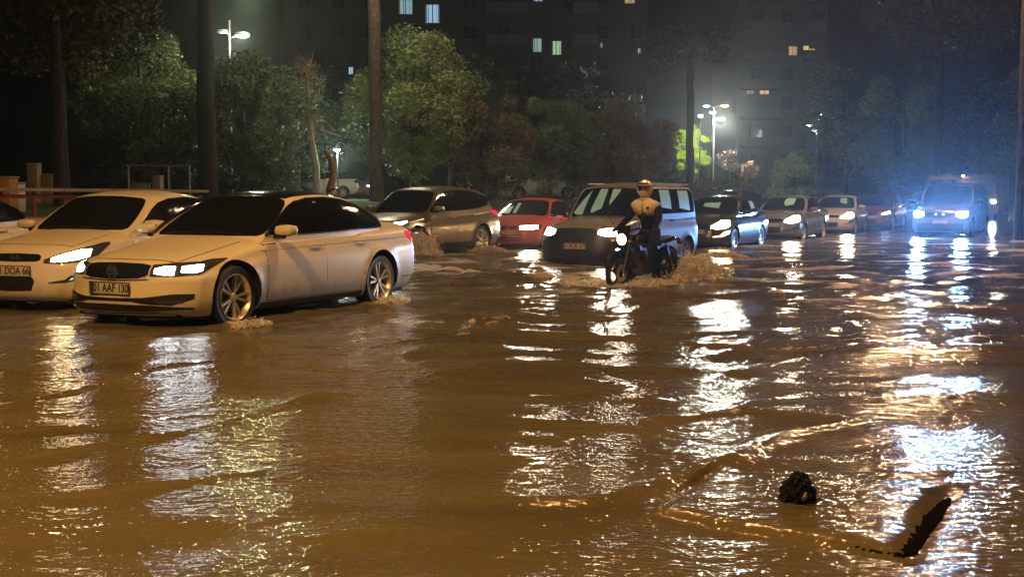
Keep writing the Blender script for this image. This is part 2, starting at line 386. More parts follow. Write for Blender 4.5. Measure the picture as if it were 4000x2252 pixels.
        for k in range(nsp):
            for dlt in ((-.10, .10) if twin else (0,)):
                a = a0 + 2 * math.pi * k / nsp
                i0 = Vector((math.cos(a + dlt * .9) * rr * .13, hw * .62, math.sin(a + dlt * .9) * rr * .13)); i1 = Vector((math.cos(a + dlt * 2.0) * rr * .93, hw * .78, math.sin(a + dlt * 2.0) * rr * .93))
                dv = (i1 - i0); ln = dv.length; tdir = dv.normalized(); sdir = tdir.cross(Vector((0, 1, 0))).normalized(); ydir = Vector((0, 1, 0))
                w0, w1 = rr * .055, rr * .075
                if not twin: w0, w1 = rr * .1, rr * .085
                V = []
                for p, ww in ((i0, w0), (i1, w1)):
                    V += [p - sdir * ww - ydir * .035, p + sdir * ww - ydir * .035, p + sdir * ww * .7 + ydir * .006, p - sdir * ww * .7 + ydir * .006]
                rim.add(V, [(0, 1, 5, 4), (1, 2, 6, 5), (2, 3, 7, 6), (3, 0, 4, 7), (0, 3, 2, 1), (4, 5, 6, 7)])
        rim.build('rim', M[mrim], wh)
    def wheels(c, **k):
        for s in c.wx:
            for sg in (1, -1): c.wheel(s, sg, **k)
    def doors(c, lines, zlo, rear=True):
        """lines: s of shut lines; doors between neighbours"""
        for sg in (1, -1):
            for i in range(len(lines) - 1):
                a, b = lines[i], lines[i + 1]
                def rows(g):
                    out = []
                    for k in range(15):
                        s = a + g + (b - a - 2 * g) * k / 14; lo_ = zlo + g
                        for x in c.wx:
                            Rr = c.wr + .085 + g; dd = abs(s - x)
                            if dd < Rr: lo_ = max(lo_, c.wr + math.sqrt(Rr * Rr - dd * dd))
                        out.append((s, lo_, max(lo_ + .05, c.S['belt'](s) - .02 - g)))
                    return out
                fn = lambda s, z, sg=sg: c.side_pt(s, z, sg)
                d = c.patch('door', fn, rows(.004), c.m, .0035, nr=12, nc=16)
                c.patch('door_gap', fn, rows(-.004), M['under'], .0008, nr=12, nc=16, par=d)
                hz = c.S['belt'](b) - c.S.get('hdrop', .13); hs = b - .20
                p = c.side_pt(hs, hz, sg); h = MB()
                h.tube([Vector(p) + Vector((.10, 0, .0)), Vector(p) + Vector((.09, sg * .035, 0)), Vector(p) + Vector((-.09, sg * .035, .006)), Vector(p) + Vector((-.10, 0, .006))], .013, 8)
                h.build('handle', c.S.get('hm', c.m), d)
    def mirror(c, s=None, z=None, m=None, k=1.0):
        s = s if s else c.A0 + .42; z = z if z else c.S['belt'](s) + .06
        for sg in (1, -1):
            p = Vector(c.gside(s, z - .02, sg))
            base = p + Vector((0, sg * -.02, 0))
            mb = MB(); cc = p + Vector((.05, sg * .20, .035)) 
            bm = bmesh.new(); bmesh.ops.create_cube(bm, size=1); bmesh.ops.subdivide_edges(bm, edges=bm.edges[:], cuts=4, use_grid_fill=True)
            for v in bm.verts:
                q = v.co.normalized() * .5 * .72 + v.co * .36
                q = Vector((q.x * .16 * (1 - .3 * abs(q.y)), q.y * .235, q.z * (.125 if q.z > 0 else .095)))
                if q.x > 0: q.x *= 1.15
                q.x += -.08 * (q.y * sg)
                v.co = cc + q * k
            bm.verts.index_update(); mb.add([v.co.copy() for v in bm.verts], [[v.index for v in f.verts] for f in bm.faces]); bm.free()
            o = mb.build('side_mirror', m or c.m, c.root)
            a = MB().tube([base + Vector((.0, 0, -.03)), p + Vector((.02, sg * .06, -.035)), cc + Vector((0, -sg * .04, -.05))], [.03, .026, .04], 8)
            a.ball((cc.x - .004, cc.y, cc.z - .034), (.060, .098, .026), 14, 8); a.build('mirror_foot', M['trim'], o)
            g = MB().box((cc.x - .072 * k, cc.y, cc.z), (.006, .17 * k, .10 * k), bev=.002); g.build('mirror_glass', M['chrome'], o)
    def hood(c, s0, s1, m=None):
        vw = c.S.get('hoodv', .83)
        fn = lambda v, t: c.top_pt((s0 + .10 * abs(v)**2) * (1 - t) + (s1 + .12 * abs(v)**2) * t, v)
        h = c.patch('bonnet', fn, [(-vw, 0, 1), (0, 0, 1), (vw, 0, 1)], m or c.m, .004, nc=24, nr=16)
        c.patch('bonnet_gap', fn, [(-vw - .008, -.012, 1.0), (0, -.012, 1), (vw + .008, -.012, 1.)], M['under'], .001, nc=24, nr=16, par=h)
    def windscreen(c, fog=None, vw=.90, w0=None, w1=.955, m='glass'):
        w0 = w0 if w0 is not None else c.S.get('ws0', .22)
        fn = lambda v, t: c.G(0, v, t)
        o = c.patch('windscreen', fn, [(-vw, w0 + .05, w1 - .035), (-vw + .06, w0, w1), (0, w0 - .02, w1), (vw - .06, w0, w1), (vw, w0 + .05, w1 - .035)], M[m], .004, nc=22, nr=10)
        wp = MB()
        for v0, v1 in ((-.72, -.05), (-.02, .62)):
            wp.tube([Vector(c.G(0, v0 + (v1 - v0) * t, w0 + .02 + .05 * math.sin(t * 3) * .3)) + Vector((.012, 0, .012)) for t in np.linspace(0, 1, 8)], .008, 5)
        wp.build('wiper', M['trim'], o)
        for f in (fog or []): c.patch('pane_glow_patch', fn, f, M['fog'], .0065, nr=5, par=o)
        fr = lambda v, t: c.G(1, v, t)
        c.patch('rear_window', fr, [(-.84, w0 + .06, w1 - .03), (0, w0 + .04, w1), (.84, w0 + .06, w1 - .03)], M['glass'], .004, nc=16)
    def sidewins(c, wins, trimrows=None, fog=None, m='glass', chrome=None):
        for sg in (1, -1):
            fn = lambda s, z, sg=sg: c.gside(s, z, sg)
            if trimrows: c.patch('window_surround', fn, trimrows, M['gloss'], .003, nc=30)
            for r in wins: c.patch('side_window', fn, r, M[m], .006, nc=18)
            if chrome:
                rr = trimrows
                c.patch('chrome_strip', fn, [(a, l - .012, l + .003) for a, l, h in rr], M['chrome'], .0045, nc=30, nr=2)
                c.patch('chrome_strip', fn, [(a, h - .002, h + .010) for a, l, h in rr], M['chrome'], .0045, nc=30, nr=2)
            if fog and sg > 0:
                for r in fog: c.patch('pane_glow_patch', fn, r, M['fog'], .0085, nr=5)
    def lamp(c, rows, lens, colr=(1, 1, 1), st=1, both=True, beam=0, name='headlight', which=(1, -1), bcol=None, down=.05, bsize=60, yaw=0):
        for sg in which:
            rw = sorted([(q * sg, l, h) for q, l, h in rows])
            hl = c.patch(name, c.front_pt, rw, M['lampbox'], .006, nc=22, nr=6)
            for ln in lens:
                lw = sorted([(q * sg, l, h) for q, l, h in ln])
                c.patch('lens', c.front_pt, lw, emis(colr, st), .011, nc=10, nr=4, par=hl)
            if beam:
                q = np.mean([p[0] for p in lens[0]]); z = np.mean([(p[1] + p[2]) / 2 for p in lens[0]])
                p = c.front_pt(q * sg, z)
                spot('headlight_beam', (p[0] + .08, p[1], p[2]), (1, yaw, -down), beam, bcol or colr, bsize, .8, c.root, .05)
    def tail_lamp(c, rows, m='redlens'):
        for sg in (1, -1):
            c.patch('tail_light', c.rear_pt, sorted([(q * sg, l, h) for q, l, h in rows]), M[m], .008, nc=12, nr=4)
    def front(c, name, rows, m, off=.004, par=None, **k):
        return c.patch(name, c.front_pt, rows, m if not isinstance(m, str) else M[m], off, par=par, **k)
    def sill(c, z0, z1, m='trim'):
        for sg in (1, -1):
            a, b = c.wx[0] + c.wr + .07, c.wx[1] - c.wr - .07
            c.patch('sill', lambda s, z, sg=sg: c.side_pt(s, z, sg), [(a, z0, z1), (b, z0, z1)], M[m], .008, nc=14, nr=3)
    def plateo(c, z, txt, rear=False, q=0.0, sx=.86):
        p = Vector(c.front_pt(q, z)); e = .03
        n = Vector((1, 0, .0)); px = p.x + .022
        b = MB().box((px, p.y, z), (.012, .53, .125), bev=.003).build('number_plate', M['plate'], c.root)
        f = MB()
        for dy, dz, sy, sz in ((0, .0595, .54, .008), (0, -.0595, .54, .008), (.266, 0, .008, .12), (-.266, 0, .008, .12)): f.box((px + .004, p.y + dy, z + dz), (.014, sy, sz))
        f.build('plate_frame', M['ink'], b, smooth=False)
        MB().box((px + .006, p.y - .236, z), (.004, .045, .105)).build('plate_strip', M['blue'], b, smooth=False)
        if txt: text('plate_text', txt, .115, M['ink'], b, (px + .009, p.y + .022, z), (math.pi / 2, 0, math.pi / 2), sx, .001)
    def underside(c):
        b = MB().box((0, 0, c.zb(c.L/2) + .03), (c.L - .5, c.W * 1.5, .12), bev=.02); b.build('underbody', M['under'], c.root)

def ring(mb, cx, cy, cz, ry, rz, r, n=28, T=None):
    pts = [(cx, cy + ry * math.cos(t), cz + rz * math.sin(t)) for t in np.linspace(0, 2 * math.pi, n)]
    mb.tube(pts, r, 6)
SED = dict(L=4.77, W=.915, wheels=(.90, 3.69), wr=.335, rim=.73,
    zb=[(0, .19), (.5, .17), (1.3, .18), (3.4, .18), (4.3, .22), (4.77, .30)],
    zt=[(0, .66), (.10, .70), (.35, .775), (.8, .86), (1.35, .955), (1.7, .985), (3.3, 1.02), (4.2, 1.045), (4.6, 1.055), (4.77, 1.04)],
    plan=[(0, .90), (.25, .935), (.7, .975), (1.3, .995), (2.4, 1.0), (3.6, .995), (4.3, .965), (4.77, .90)],
    nose=[(0, .07), (.12, .01), (.3, 0), (.55, .025), (.75, .045), (.9, .075), (1, .16)], tail=[(0, .12), (.3, .0), (.6, .02), (.85, .06), (1, .10)],
    noseplan=.34, tailplan=.22, A0=1.22, A1=2.05, B1=3.40, B0=4.28, g0=.86, Wg=.845, ws0=.19,
    roof=[(0, 1.395), (2.05, 1.395), (2.3, 1.435), (2.8, 1.46), (3.3, 1.425), (3.7, 1.33), (4.2, 1.2)],
    belt=crv([(1.2, .93), (2.5, .965), (4.2, 1.01)]))
def spec(base, **k):
    d = dict(base); d.update(k); return d

def scale_spec(S, L, W, H=1.0):
    """same silhouette stretched to another length, half width and height factor"""
    f = L / S['L']; d = dict(S); d['L'] = L; d['W'] = W; d['Wg'] = S['Wg'] * W / S['W']; d['wheels'] = tuple(x * f for x in S['wheels'])
    for k in ('zb', 'zt', 'roof'): d[k] = [(x * f, z * (H if k != 'zb' else 1)) for x, z in S[k]]
    d['plan'] = [(x * f, z) for x, z in S['plan']]
    for k in ('A0', 'A1', 'B1', 'B0'): d[k] = S[k] * f
    d['g0'] = S['g0'] * H; b = S['belt']; d['belt'] = lambda s: b(s / f) * H
    return d
# ------------------------------------------------------------------ the vehicles in the flood
WARM, COOL, HALO = (1, .66, .32), (.72, .86, 1), (1, .80, .55)
def px(x, Y): return (x - 2000) / F * Y

def passat():
    c = Car('sedan_car', 'white sedan with black roof and number 01 AAF 130, nearest and largest car', 'car', (-3.02, 14.30), -116.5, SED, M['white'])
    c.wheels(nsp=5); c.hood(.24, 1.17); c.underside()
    c.windscreen(w1=1.0, vw=.93); c.sill(.17, .245)
    c.doors([1.42, 2.50, 3.42], .26); 
    bl = SED['belt']
    top = [(1.50, .965, .972), (1.62, .966, 1.06), (1.8, .968, 1.16), (2.0, .97, 1.26), (2.2, .972, 1.325), (2.45, .975, 1.362), (2.8, .98, 1.373), (3.15, .986, 1.345), (3.45, .99, 1.285), (3.72, 1.0, 1.20), (3.92, 1.01, 1.12), (3.96, 1.03, 1.08)]
    def cut(a, b, g=.012):
        A = [t[0] for t in top]; xs = [a] + [x for x in A if a < x < b] + [b]
        return [(x, np.interp(x, A, [t[1] for t in top]) + g, max(np.interp(x, A, [t[1] for t in top]) + g + .002, np.interp(x, A, [t[2] for t in top]) - g)) for x in xs]
    c.sidewins([cut(1.60, 2.50), cut(2.56, 3.38), cut(3.42, 3.93)], top, chrome=True)
    c.patch('roof_panel', lambda v, t: c.G(t, v, 1), [(-.97, .002, .97), (0, .0, .98), (.97, .002, .97)], M['gloss'], .003, nc=20, nr=18)
    c.mirror(1.66, 1.00)
    # front
    g = c.front('grille', [(-.53, .60, .695), (-.40, .565, .71), (0, .55, .715), (.40, .565, .71), (.53, .60, .695)], 'gloss', .004, nc=26)
    for z in (.585, .622, .658, .692):
        c.front('grille_bar', [(-.50, z - .0045, z + .0045), (.50, z - .0045, z + .0045)], 'chrome', .012, g, nc=24, nr=1)
    c.front('grille_bar', [(-.53, .553, .560), (-.2, .540, .549), (0, .536, .545), (.2, .540, .549), (.53, .553, .560)], 'chrome', .010, g, nc=24, nr=1)
    lg = MB(); x0 = float(c.front_pt(0, .63)[0]) + .022
    ring(lg, x0, 0, .628, .068, .068, .0075)
    lg.tube([(x0, -.040, .678), (x0, -.016, .632), (x0, 0, .664), (x0, .016, .632), (x0, .040, .678)], .0065, 6)
    lg.tube([(x0, -.055, .655), (x0, -.026, .572), (x0, 0, .622), (x0, .026, .572), (x0, .055, .655)], .0065, 6)
    lg.build('emblem', M['chrome'], g)
    MB().lathe([(0, -.004), (.066, -.004), (.066, .004), (0, .004)], 24, 'X', (x0 - .008, 0, .628)).build('emblem_disc', M['ink'], g)
    c.lamp([(.55, .585, .70), (.80, .58, .715), (1.0, .60, .725), (1.16, .665, .745), (1.36, .742, .752)],
           [[(.60, .615, .655), (.70, .60, .68), (.80, .60, .675)], [(.86, .625, .675), (.97, .62, .69), (1.03, .64, .69)]], (.80, .93, 1.0), 34, beam=80, bcol=(.8, .92, 1), bsize=70, down=.10)
    c.front('air_intake', [(-.97, .36, .41), (-.80, .30, .41), (-.50, .315, .375), (-.35, .335, .37), (0, .335, .365), (.35, .335, .37), (.50, .315, .375), (.80, .30, .41), (.97, .36, .41)], 'trim', .005, nc=34)
    for sg in (1, -1):
        r = sorted([(sg * .62, .335, .365), (sg * .74, .315, .39), (sg * .88, .325, .39), (sg * .93, .37, .385)])
        c.front('fog_lamp', r, 'clear', .010, nc=8)
    c.front('lower_grille', [(-.98, .25, .27), (-.6, .215, .30), (0, .205, .305), (.6, .215, .30), (.98, .25, .27)], 'trim', .005, nc=26)
    c.front('bumper_strip', [(-1.05, .248, .256), (-.6, .232, .242), (0, .226, .236), (.6, .232, .242), (1.05, .248, .256)], 'chrome', .012, nc=26, nr=1)
    c.plateo(.462, '01 AAF 130')
    # rear
    c.tail_lamp([(.45, .80, .92), (1.0, .80, .94), (1.12, .86, .945)])
    c.patch('rear_bumper_strip', c.rear_pt, [(-1.3, .36, .375), (0, .36, .375), (1.3, .36, .375)], M['chrome'], .008, nc=20, nr=1)
    for sg in (1, -1):    # shade of a body crease as a dark strip, front arch to tail lamp
        c.patch('crease_shade', lambda s, z, sg=sg: c.side_pt(s, z, sg), [(1.35, .80, .803), (2.5, .825, .829), (3.5, .85, .854), (4.5, .875, .877)], M['under'], .0045, nc=30, nr=1)
    MB().tube([(-1.45, 0, 1.45), (-1.62, 0, 1.50), (-1.70, 0, 1.44)], [.012, .02, .012], 6).build('roof_antenna', M['gloss'], c.root)
    return c

ACC = scale_spec(SED, 4.37, .855, 1.01)
ACC['zt'] = [(0, .70), (.12, .755), (.4, .86), (.8, .935), (1.15, .985), (1.5, 1.0), (3.1, 1.03), (3.9, 1.07), (4.37, 1.06)]
ACC['nose'] = [(0, .08), (.12, .02), (.35, 0), (.6, .03), (.8, .07), (.92, .12), (1, .20)]
ACC['belt'] = crv([(1.0, .97), (2.3, 1.0), (4.0, 1.05)]); ACC['A0'] = 1.0; ACC['A1'] = 1.80; ACC['wheels'] = (.82, 3.39); ACC['wr'] = .31; ACC['g0'] = .88; ACC['rim'] = .68
ACC['roof'] = [(0, 1.42), (1.8, 1.42), (2.1, 1.455), (2.6, 1.47), (3.0, 1.44), (3.4, 1.35), (4.0, 1.2)]
def cutwin(top):
    A = [t[0] for t in top]; L = [t[1] for t in top]; H = [t[2] for t in top]
    def cut(a, b, g=.014):
        xs = [a] + [x for x in A if a < x < b] + [b]
        return [(x, np.interp(x, A, L) + g, max(np.interp(x, A, L) + g + .002, np.interp(x, A, H) - g)) for x in xs]
    return cut
def sedan_windows(c, f=1.0, dz=0.0, **k):
    top = [(1.42, .995, 1.0), (1.55, .997, 1.10), (1.75, 1.0, 1.22), (1.95, 1.0, 1.31), (2.2, 1.005, 1.362), (2.6, 1.01, 1.385), (2.95, 1.02, 1.365), (3.25, 1.03, 1.30), (3.5, 1.045, 1.20), (3.58, 1.06, 1.12)]
    top = [(a * f, l + dz, h + dz) for a, l, h in top]; cut = cutwin(top)
    c.sidewins([cut(1.50 * f, 2.28 * f), cut(2.34 * f, 3.08 * f), cut(3.12 * f, 3.54 * f)], top, **k)
def accent(name, label, loc, hd, m, plate, lampc=HALO, st=30, beam=60, fogl=False, S=ACC, fog=None, z=GROUND, grp=None, side=None, lampz=0, fogst=14):
    c = Car(name, label, 'car', loc, hd, S, m, grp, z)
    c.wheels(nsp=7, twin=False); c.hood(.30, .95); c.underside(); c.windscreen(fog=fog); c.sill(.17, .22)
    c.doors([1.22, 2.30, 3.12], .25); sedan_windows(c, fog=side); c.mirror(1.50, 1.02)
    big = st >= 60  # bright lamps: lens and housing enlarged to imitate glare bloom
    if lampc: c.lamp([(.46, .60, .67), (.70, .585, .77), (.95, .62, .85), (1.12, .69, .87), (1.30, .815, .865)] if big else [(.50, .62, .66), (.70, .61, .73), (.95, .635, .80), (1.12, .70, .835), (1.30, .815, .845)], [[(.52, .62, .67), (.66, .60, .74), (.84, .605, .82), (.97, .64, .84), (1.05, .70, .83)]] if big else [[(.60, .635, .675), (.74, .635, .72), (.90, .66, .765), (.99, .69, .77)]], lampc, st, beam=beam, down=.09, bsize=46)
    else: c.lamp([(.50, .62, .66), (.70, .61, .73), (.95, .635, .80), (1.12, .70, .835)], [])
    g = c.front('grille', [(-.44, .655, .70), (-.38, .64, .725), (0, .635, .735), (.38, .64, .725), (.44, .655, .70)], 'gloss', .005)
    c.front('lower_grille', [(-.40, .40, .42), (-.36, .31, .46), (0, .30, .47), (.36, .31, .46), (.40, .40, .42)], 'trim', .005)
    for sg in (1, -1):
        r = sorted([(sg * .60, .395, .402), (sg * .78, .40, .43), (sg * .88, .42, .52), (sg * .96, .46, .555), (sg * 1.0, .49, .555)])
        if fogl: c.patch('fog_lamp', c.front_pt, r, emis(lampc, fogst), .009, nc=10)
        else: c.front('fog_lamp', r, 'clear', .009, nc=10)
    c.tail_lamp([(.55, .78, .95), (1.0, .80, .97), (1.06, .88, .97)], 'reddim')
    c.plateo(.53, plate)
    return c, g

def all_cars():
    passat()
    c, g = accent('sedan_car', 'white sedan with warm lit slanted headlight, left of and behind the nearest sedan', (-5.12, 15.95), -108, M['white2'], '01 DOA 66', (1, .74, .40), 45, 110)
    lg = MB(); x0 = float(c.front_pt(0, .685)[0]) + .02
    ring(lg, x0, 0, .685, .075, .042, .006)
    lg.tube([(x0, -.035, .655), (x0, -.018, .717)], .006, 6); lg.tube([(x0, .018, .653), (x0, .037, .714)], .006, 6); lg.tube([(x0, -.026, .688), (x0, .028, .681)], .006, 6)
    lg.build('emblem', M['chrome'], g)
    # car ahead in the left lane, only its rear pillar in the picture
    c = Car('sedan_car', 'pale sedan cut off by the left picture edge, seen by its rear pillar', 'car', (-8.35, 16.9), -108, ACC, M['cream'])
    c.wheels(nsp=7, twin=False); c.windscreen(); c.doors([1.22, 2.30, 3.12], .25); sedan_windows(c); c.mirror(1.5, 1.02); c.tail_lamp([(.5, .8, .97), (1.0, .82, .99), (1.3, .9, .99)], 'amber'); c.lamp([(.50, .62, .66), (.70, .61, .73), (.95, .635, .80), (1.12, .70, .835)], [])

    # SUV
    SUV = spec(SED, L=4.64, W=.925, wheels=(.92, 3.58), wr=.365, zb=[(0, .28), (.5, .24), (1.3, .24), (3.4, .24), (4.3, .3), (4.64, .38)],
        zt=[(0, .78), (.1, .86), (.3, .93), (.8, 1.01), (1.3, 1.07), (1.7, 1.09), (3.3, 1.13), (4.1, 1.19), (4.64, 1.17)], nose=[(0, .12), (.15, .03), (.4, 0), (.7, .03), (.9, .08), (1, .16)],
        plan=[(0, .90), (.3, .94), (.8, .985), (1.3, 1.0), (2.4, .99), (3.6, 1.0), (4.2, .975), (4.64, .90)],
        A0=1.20, A1=1.92, B1=4.02, B0=4.50, g0=.95, Wg=.85, roof=[(0, 1.60), (1.92, 1.60), (2.2, 1.655), (2.8, 1.69), (3.4, 1.675), (3.9, 1.63), (4.4, 1.55)], belt=crv([(1.2, 1.04), (2.6, 1.09), (3.6, 1.14), (4.3, 1.22)]))
    c = Car('sport_utility_car', 'bronze grey high riding car between the nearest sedan and the red car', 'car', (-2.15, 28.75), -121.7, SUV, M['beige'], z=-.10)
    c.wheels(nsp=5); c.hood(.26, 1.12); c.windscreen(); c.underside(); c.sill(.24, .36); c.doors([1.42, 2.52, 3.45], .37)
    top = [(1.50, 1.09, 1.10), (1.65, 1.09, 1.22), (1.85, 1.095, 1.36), (2.05, 1.10, 1.50), (2.3, 1.105, 1.56), (2.8, 1.12, 1.585), (3.2, 1.14, 1.57), (3.6, 1.17, 1.53), (3.98, 1.25, 1.44), (4.10, 1.33, 1.37)]
    cut = cutwin(top); c.sidewins([cut(1.60, 2.48), cut(2.56, 3.32), cut(3.38, 3.95)], top, chrome=True); c.mirror(1.66, 1.14)
    c.lamp([(.55, .74, .80), (.8, .74, .86), (1.0, .78, .89), (1.25, .86, .91)], [[(.62, .765, .80), (.85, .77, .85), (1.0, .81, .87), (1.15, .86, .89)]], (.85, .94, 1), 14, beam=25)
    c.front('grille', [(-.42, .32, .84), (-.30, .32, .88), (.30, .32, .88), (.42, .32, .84)], 'trim', .006)
    c.tail_lamp([(.40, .96, 1.04), (1.0, .96, 1.08), (1.28, 1.03, 1.12)]); c.plateo(.5, '')
    for sg in (1, -1):
        c.patch('door_crease', lambda s, z, sg=sg: c.side_pt(s, z, sg), [(1.5, .50, .535), (2.2, .56, .575), (3.0, .66, .69), (3.3, .64, .65)], M['beige'], .012, nc=20, nr=3)
        c.patch('wheel_arch_trim', lambda s, z, sg=sg: c.side_pt(s, z, sg), [(4.05, .40, .52), (4.5, .42, .50)], M['trim'], .006, nc=8)

    # red hatchback
    HAT = spec(ACC, L=3.95, B1=3.15, B0=3.72, wheels=(.76, 3.22), wr=.29,
        zb=[(0, .2), (.6, .18), (3.3, .18), (3.95, .28)], zt=[(0, .66), (.12, .72), (.4, .80), (.8, .88), (1.15, .95), (1.5, .98), (3.4, 1.0), (3.95, .98)],
        plan=[(0, .9), (.3, .95), (.9, 1), (3, 1), (3.95, .9)], roof=[(0, 1.37), (1.8, 1.37), (2.2, 1.41), (3.1, 1.39), (3.7, 1.3)], W=.835, Wg=.775, g0=.84, belt=crv([(1, .94), (3.9, .98)]), gtail=.9)
    c = Car('hatchback_car', 'red car with slatted bumper and one bright headlight, left of the tall van', 'car', (.52, 32.9), -110, HAT, M['red'], z=-.10)
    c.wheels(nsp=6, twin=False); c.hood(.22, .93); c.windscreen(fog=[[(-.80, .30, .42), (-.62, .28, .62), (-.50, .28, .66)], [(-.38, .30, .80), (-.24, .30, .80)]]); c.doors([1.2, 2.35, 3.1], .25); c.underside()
    top = [(1.38, .97, .98), (1.55, .97, 1.10), (1.75, .97, 1.22), (1.95, .97, 1.28), (2.3, .98, 1.32), (2.9, .99, 1.31), (3.3, 1.0, 1.26), (3.5, 1.02, 1.15)]
    cut = cutwin(top); c.sidewins([cut(1.46, 2.3), cut(2.38, 3.4)], top); c.mirror(1.45, .98, M['trim'])
    for a, b in ((-.36, -.06), (.06, .36)): c.front('grille', [(a, .60, .66), (a + .04, .59, .67), (b - .04, .59, .67), (b, .60, .66)], 'trim', .005)
    lg = MB(); lg.lathe([(0, 0), (.04, 0), (.03, .012), (0, .014)], 18, 'X', (float(c.front_pt(0, .63)[0]), 0, .625)); lg.build('emblem', M['ink'], c.root)
    c.lamp([(.42, .58, .68), (.70, .57, .70), (1.0, .60, .715), (1.1, .63, .715)], [[(.46, .595, .67), (.70, .585, .685), (.96, .61, .69)]], (1, .80, .60), 60, which=(1,), beam=140, down=.04)
    c.lamp([(.42, .58, .68), (.70, .57, .70), (1.0, .60, .715), (1.1, .63, .715)], [[(.86, .60, .68), (.99, .62, .68)]], (.9, .9, 1), 6, which=(-1,))
    for z in (.44, .36, .30): c.front('bumper_slat', [(-.55, z, z + .035), (.55, z, z + .035)], 'trim', .005)
    c.tail_lamp([(.6, .7, .9), (1, .7, .9), (1.1, .72, .88)]); c.plateo(.51, '')

    # tall van
    DOK = dict(L=4.36, W=.875, wheels=(.84, 3.65), wr=.32, rim=.66, zb=[(0, .24), (.5, .2), (3.6, .2), (4.36, .3)],
        zt=[(0, .88), (.08, .93), (.3, 1.0), (.7, 1.07), (1.0, 1.12), (1.3, 1.15), (4.2, 1.18), (4.36, 1.15)], plan=[(0, .90), (.3, .955), (.8, .99), (1.3, 1), (4.0, 1), (4.36, .95)],
        nose=[(0, .05), (.2, 0), (.5, .02), (.8, .06), (.92, .10), (1, .18)], tail=[(0, .06), (.3, 0), (1, .03)], noseplan=.24, tailplan=.10,
        A0=.98, A1=1.62, B1=4.26, B0=4.32, g0=.95, Wg=.83, ws0=.20, roof=[(0, 1.74), (1.62, 1.74), (2.0, 1.79), (2.5, 1.82), (3.5, 1.82), (4.36, 1.77)],
        belt=crv([(1, 1.09), (2, 1.13), (4.3, 1.16)]), gside=[(0, 1), (.35, .985), (.6, .955), (.85, .90), (.94, .86), (1, .78)], gtail=.97, hdrop=.12, hm=M['trim'])
    c = Car('van_car', 'silver tall van with black bumper and number 01 BOR 375 behind the motorcycle', 'van', (2.33, 25.4), -121, DOK, M['vand'], z=-.19)
    c.wheels(nsp=6, twin=False, mrim='steel'); c.hood(.20, .93); c.underside(); c.sill(.2, .3)
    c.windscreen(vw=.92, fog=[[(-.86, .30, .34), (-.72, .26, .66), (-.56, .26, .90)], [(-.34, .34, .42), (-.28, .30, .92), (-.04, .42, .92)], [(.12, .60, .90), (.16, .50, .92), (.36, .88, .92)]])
    c.doors([1.22, 2.18, 3.05], .3)
    top = [(1.20, 1.14, 1.15), (1.40, 1.15, 1.36), (1.62, 1.15, 1.56), (1.85, 1.155, 1.66), (2.2, 1.16, 1.685), (4.0, 1.18, 1.68), (4.14, 1.19, 1.60)]
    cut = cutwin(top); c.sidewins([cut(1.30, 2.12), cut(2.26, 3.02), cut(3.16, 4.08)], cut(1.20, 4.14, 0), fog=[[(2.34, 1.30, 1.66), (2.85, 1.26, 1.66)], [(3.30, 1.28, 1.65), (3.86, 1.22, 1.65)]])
    c.mirror(1.36, 1.17, M['trim'])
    c.front('bumper', [(-1.35, .24, .60), (-.98, .24, .64), (-.6, .23, .80), (-.52, .23, .895), (0, .23, .905), (.52, .23, .895), (.6, .23, .80), (.98, .24, .64), (1.35, .24, .60)], 'trim', .012, nc=40, nr=10)
    for z in (.86, .80, .74): c.front('grille_bar', [(-.5, z, z + .012), (.5, z, z + .012)], 'darkmetal', .02, nc=20, nr=1)
    c.front('emblem', [(-.06, .80, .81), (0, .76, .85), (.06, .80, .81)], 'chrome', .026, nc=8)
    c.lamp([(.56, .78, .88), (.75, .72, .91), (1.0, .74, .93), (1.16, .84, .93)], [[(.62, .79, .87), (.78, .75, .895), (.99, .76, .91)]], (1, .86, .66), 60, beam=150, down=.06)
    c.tail_lamp([(.86, .8, 1.3), (1.0, .8, 1.3), (1.02, .82, 1.25)], 'reddim'); c.plateo(.56, '01 BOR 375')
    for sg in (1, -1): 
        MB().tube([c.gside(s, 1.70, sg) + np.array([0, -.02 * sg, .085]) for s in np.linspace(1.8, 4.1, 8)], .018, 6).build('roof_rail', M['steel'], c.root)
    MB().tube([(.45, 0, 1.80), (.30, 0, 1.98)], .006, 5).build('roof_antenna', M['trim'], c.root)

    # sedans behind
    DS = scale_spec(SED, 4.6, .89, 1.0); DS['belt'] = crv([(1, .97), (4, 1.03)])
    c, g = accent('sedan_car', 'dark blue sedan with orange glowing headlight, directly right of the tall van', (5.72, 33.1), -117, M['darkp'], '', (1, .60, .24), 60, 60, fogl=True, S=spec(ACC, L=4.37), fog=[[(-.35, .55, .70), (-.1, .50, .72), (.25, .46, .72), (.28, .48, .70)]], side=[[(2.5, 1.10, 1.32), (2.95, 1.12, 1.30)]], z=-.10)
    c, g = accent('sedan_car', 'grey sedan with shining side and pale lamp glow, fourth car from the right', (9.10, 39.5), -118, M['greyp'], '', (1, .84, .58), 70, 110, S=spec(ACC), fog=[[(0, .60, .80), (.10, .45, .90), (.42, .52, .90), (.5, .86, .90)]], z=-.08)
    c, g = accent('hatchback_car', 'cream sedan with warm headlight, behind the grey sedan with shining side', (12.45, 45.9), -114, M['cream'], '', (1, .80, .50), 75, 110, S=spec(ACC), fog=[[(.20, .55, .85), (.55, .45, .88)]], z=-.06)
    c, g = accent('sedan_car', 'dull red car in spray, partly hidden left of the minibus', (15.4, 50.6), -117, M['mauve'], '', (.45, .65, 1), 10, 0, S=spec(ACC), z=-.02)
    # minibus with blue white lamps
    MIN = dict(DOK); MIN = scale_spec(DOK, 5.1, .96, 1.04); MIN['wr'] = .34
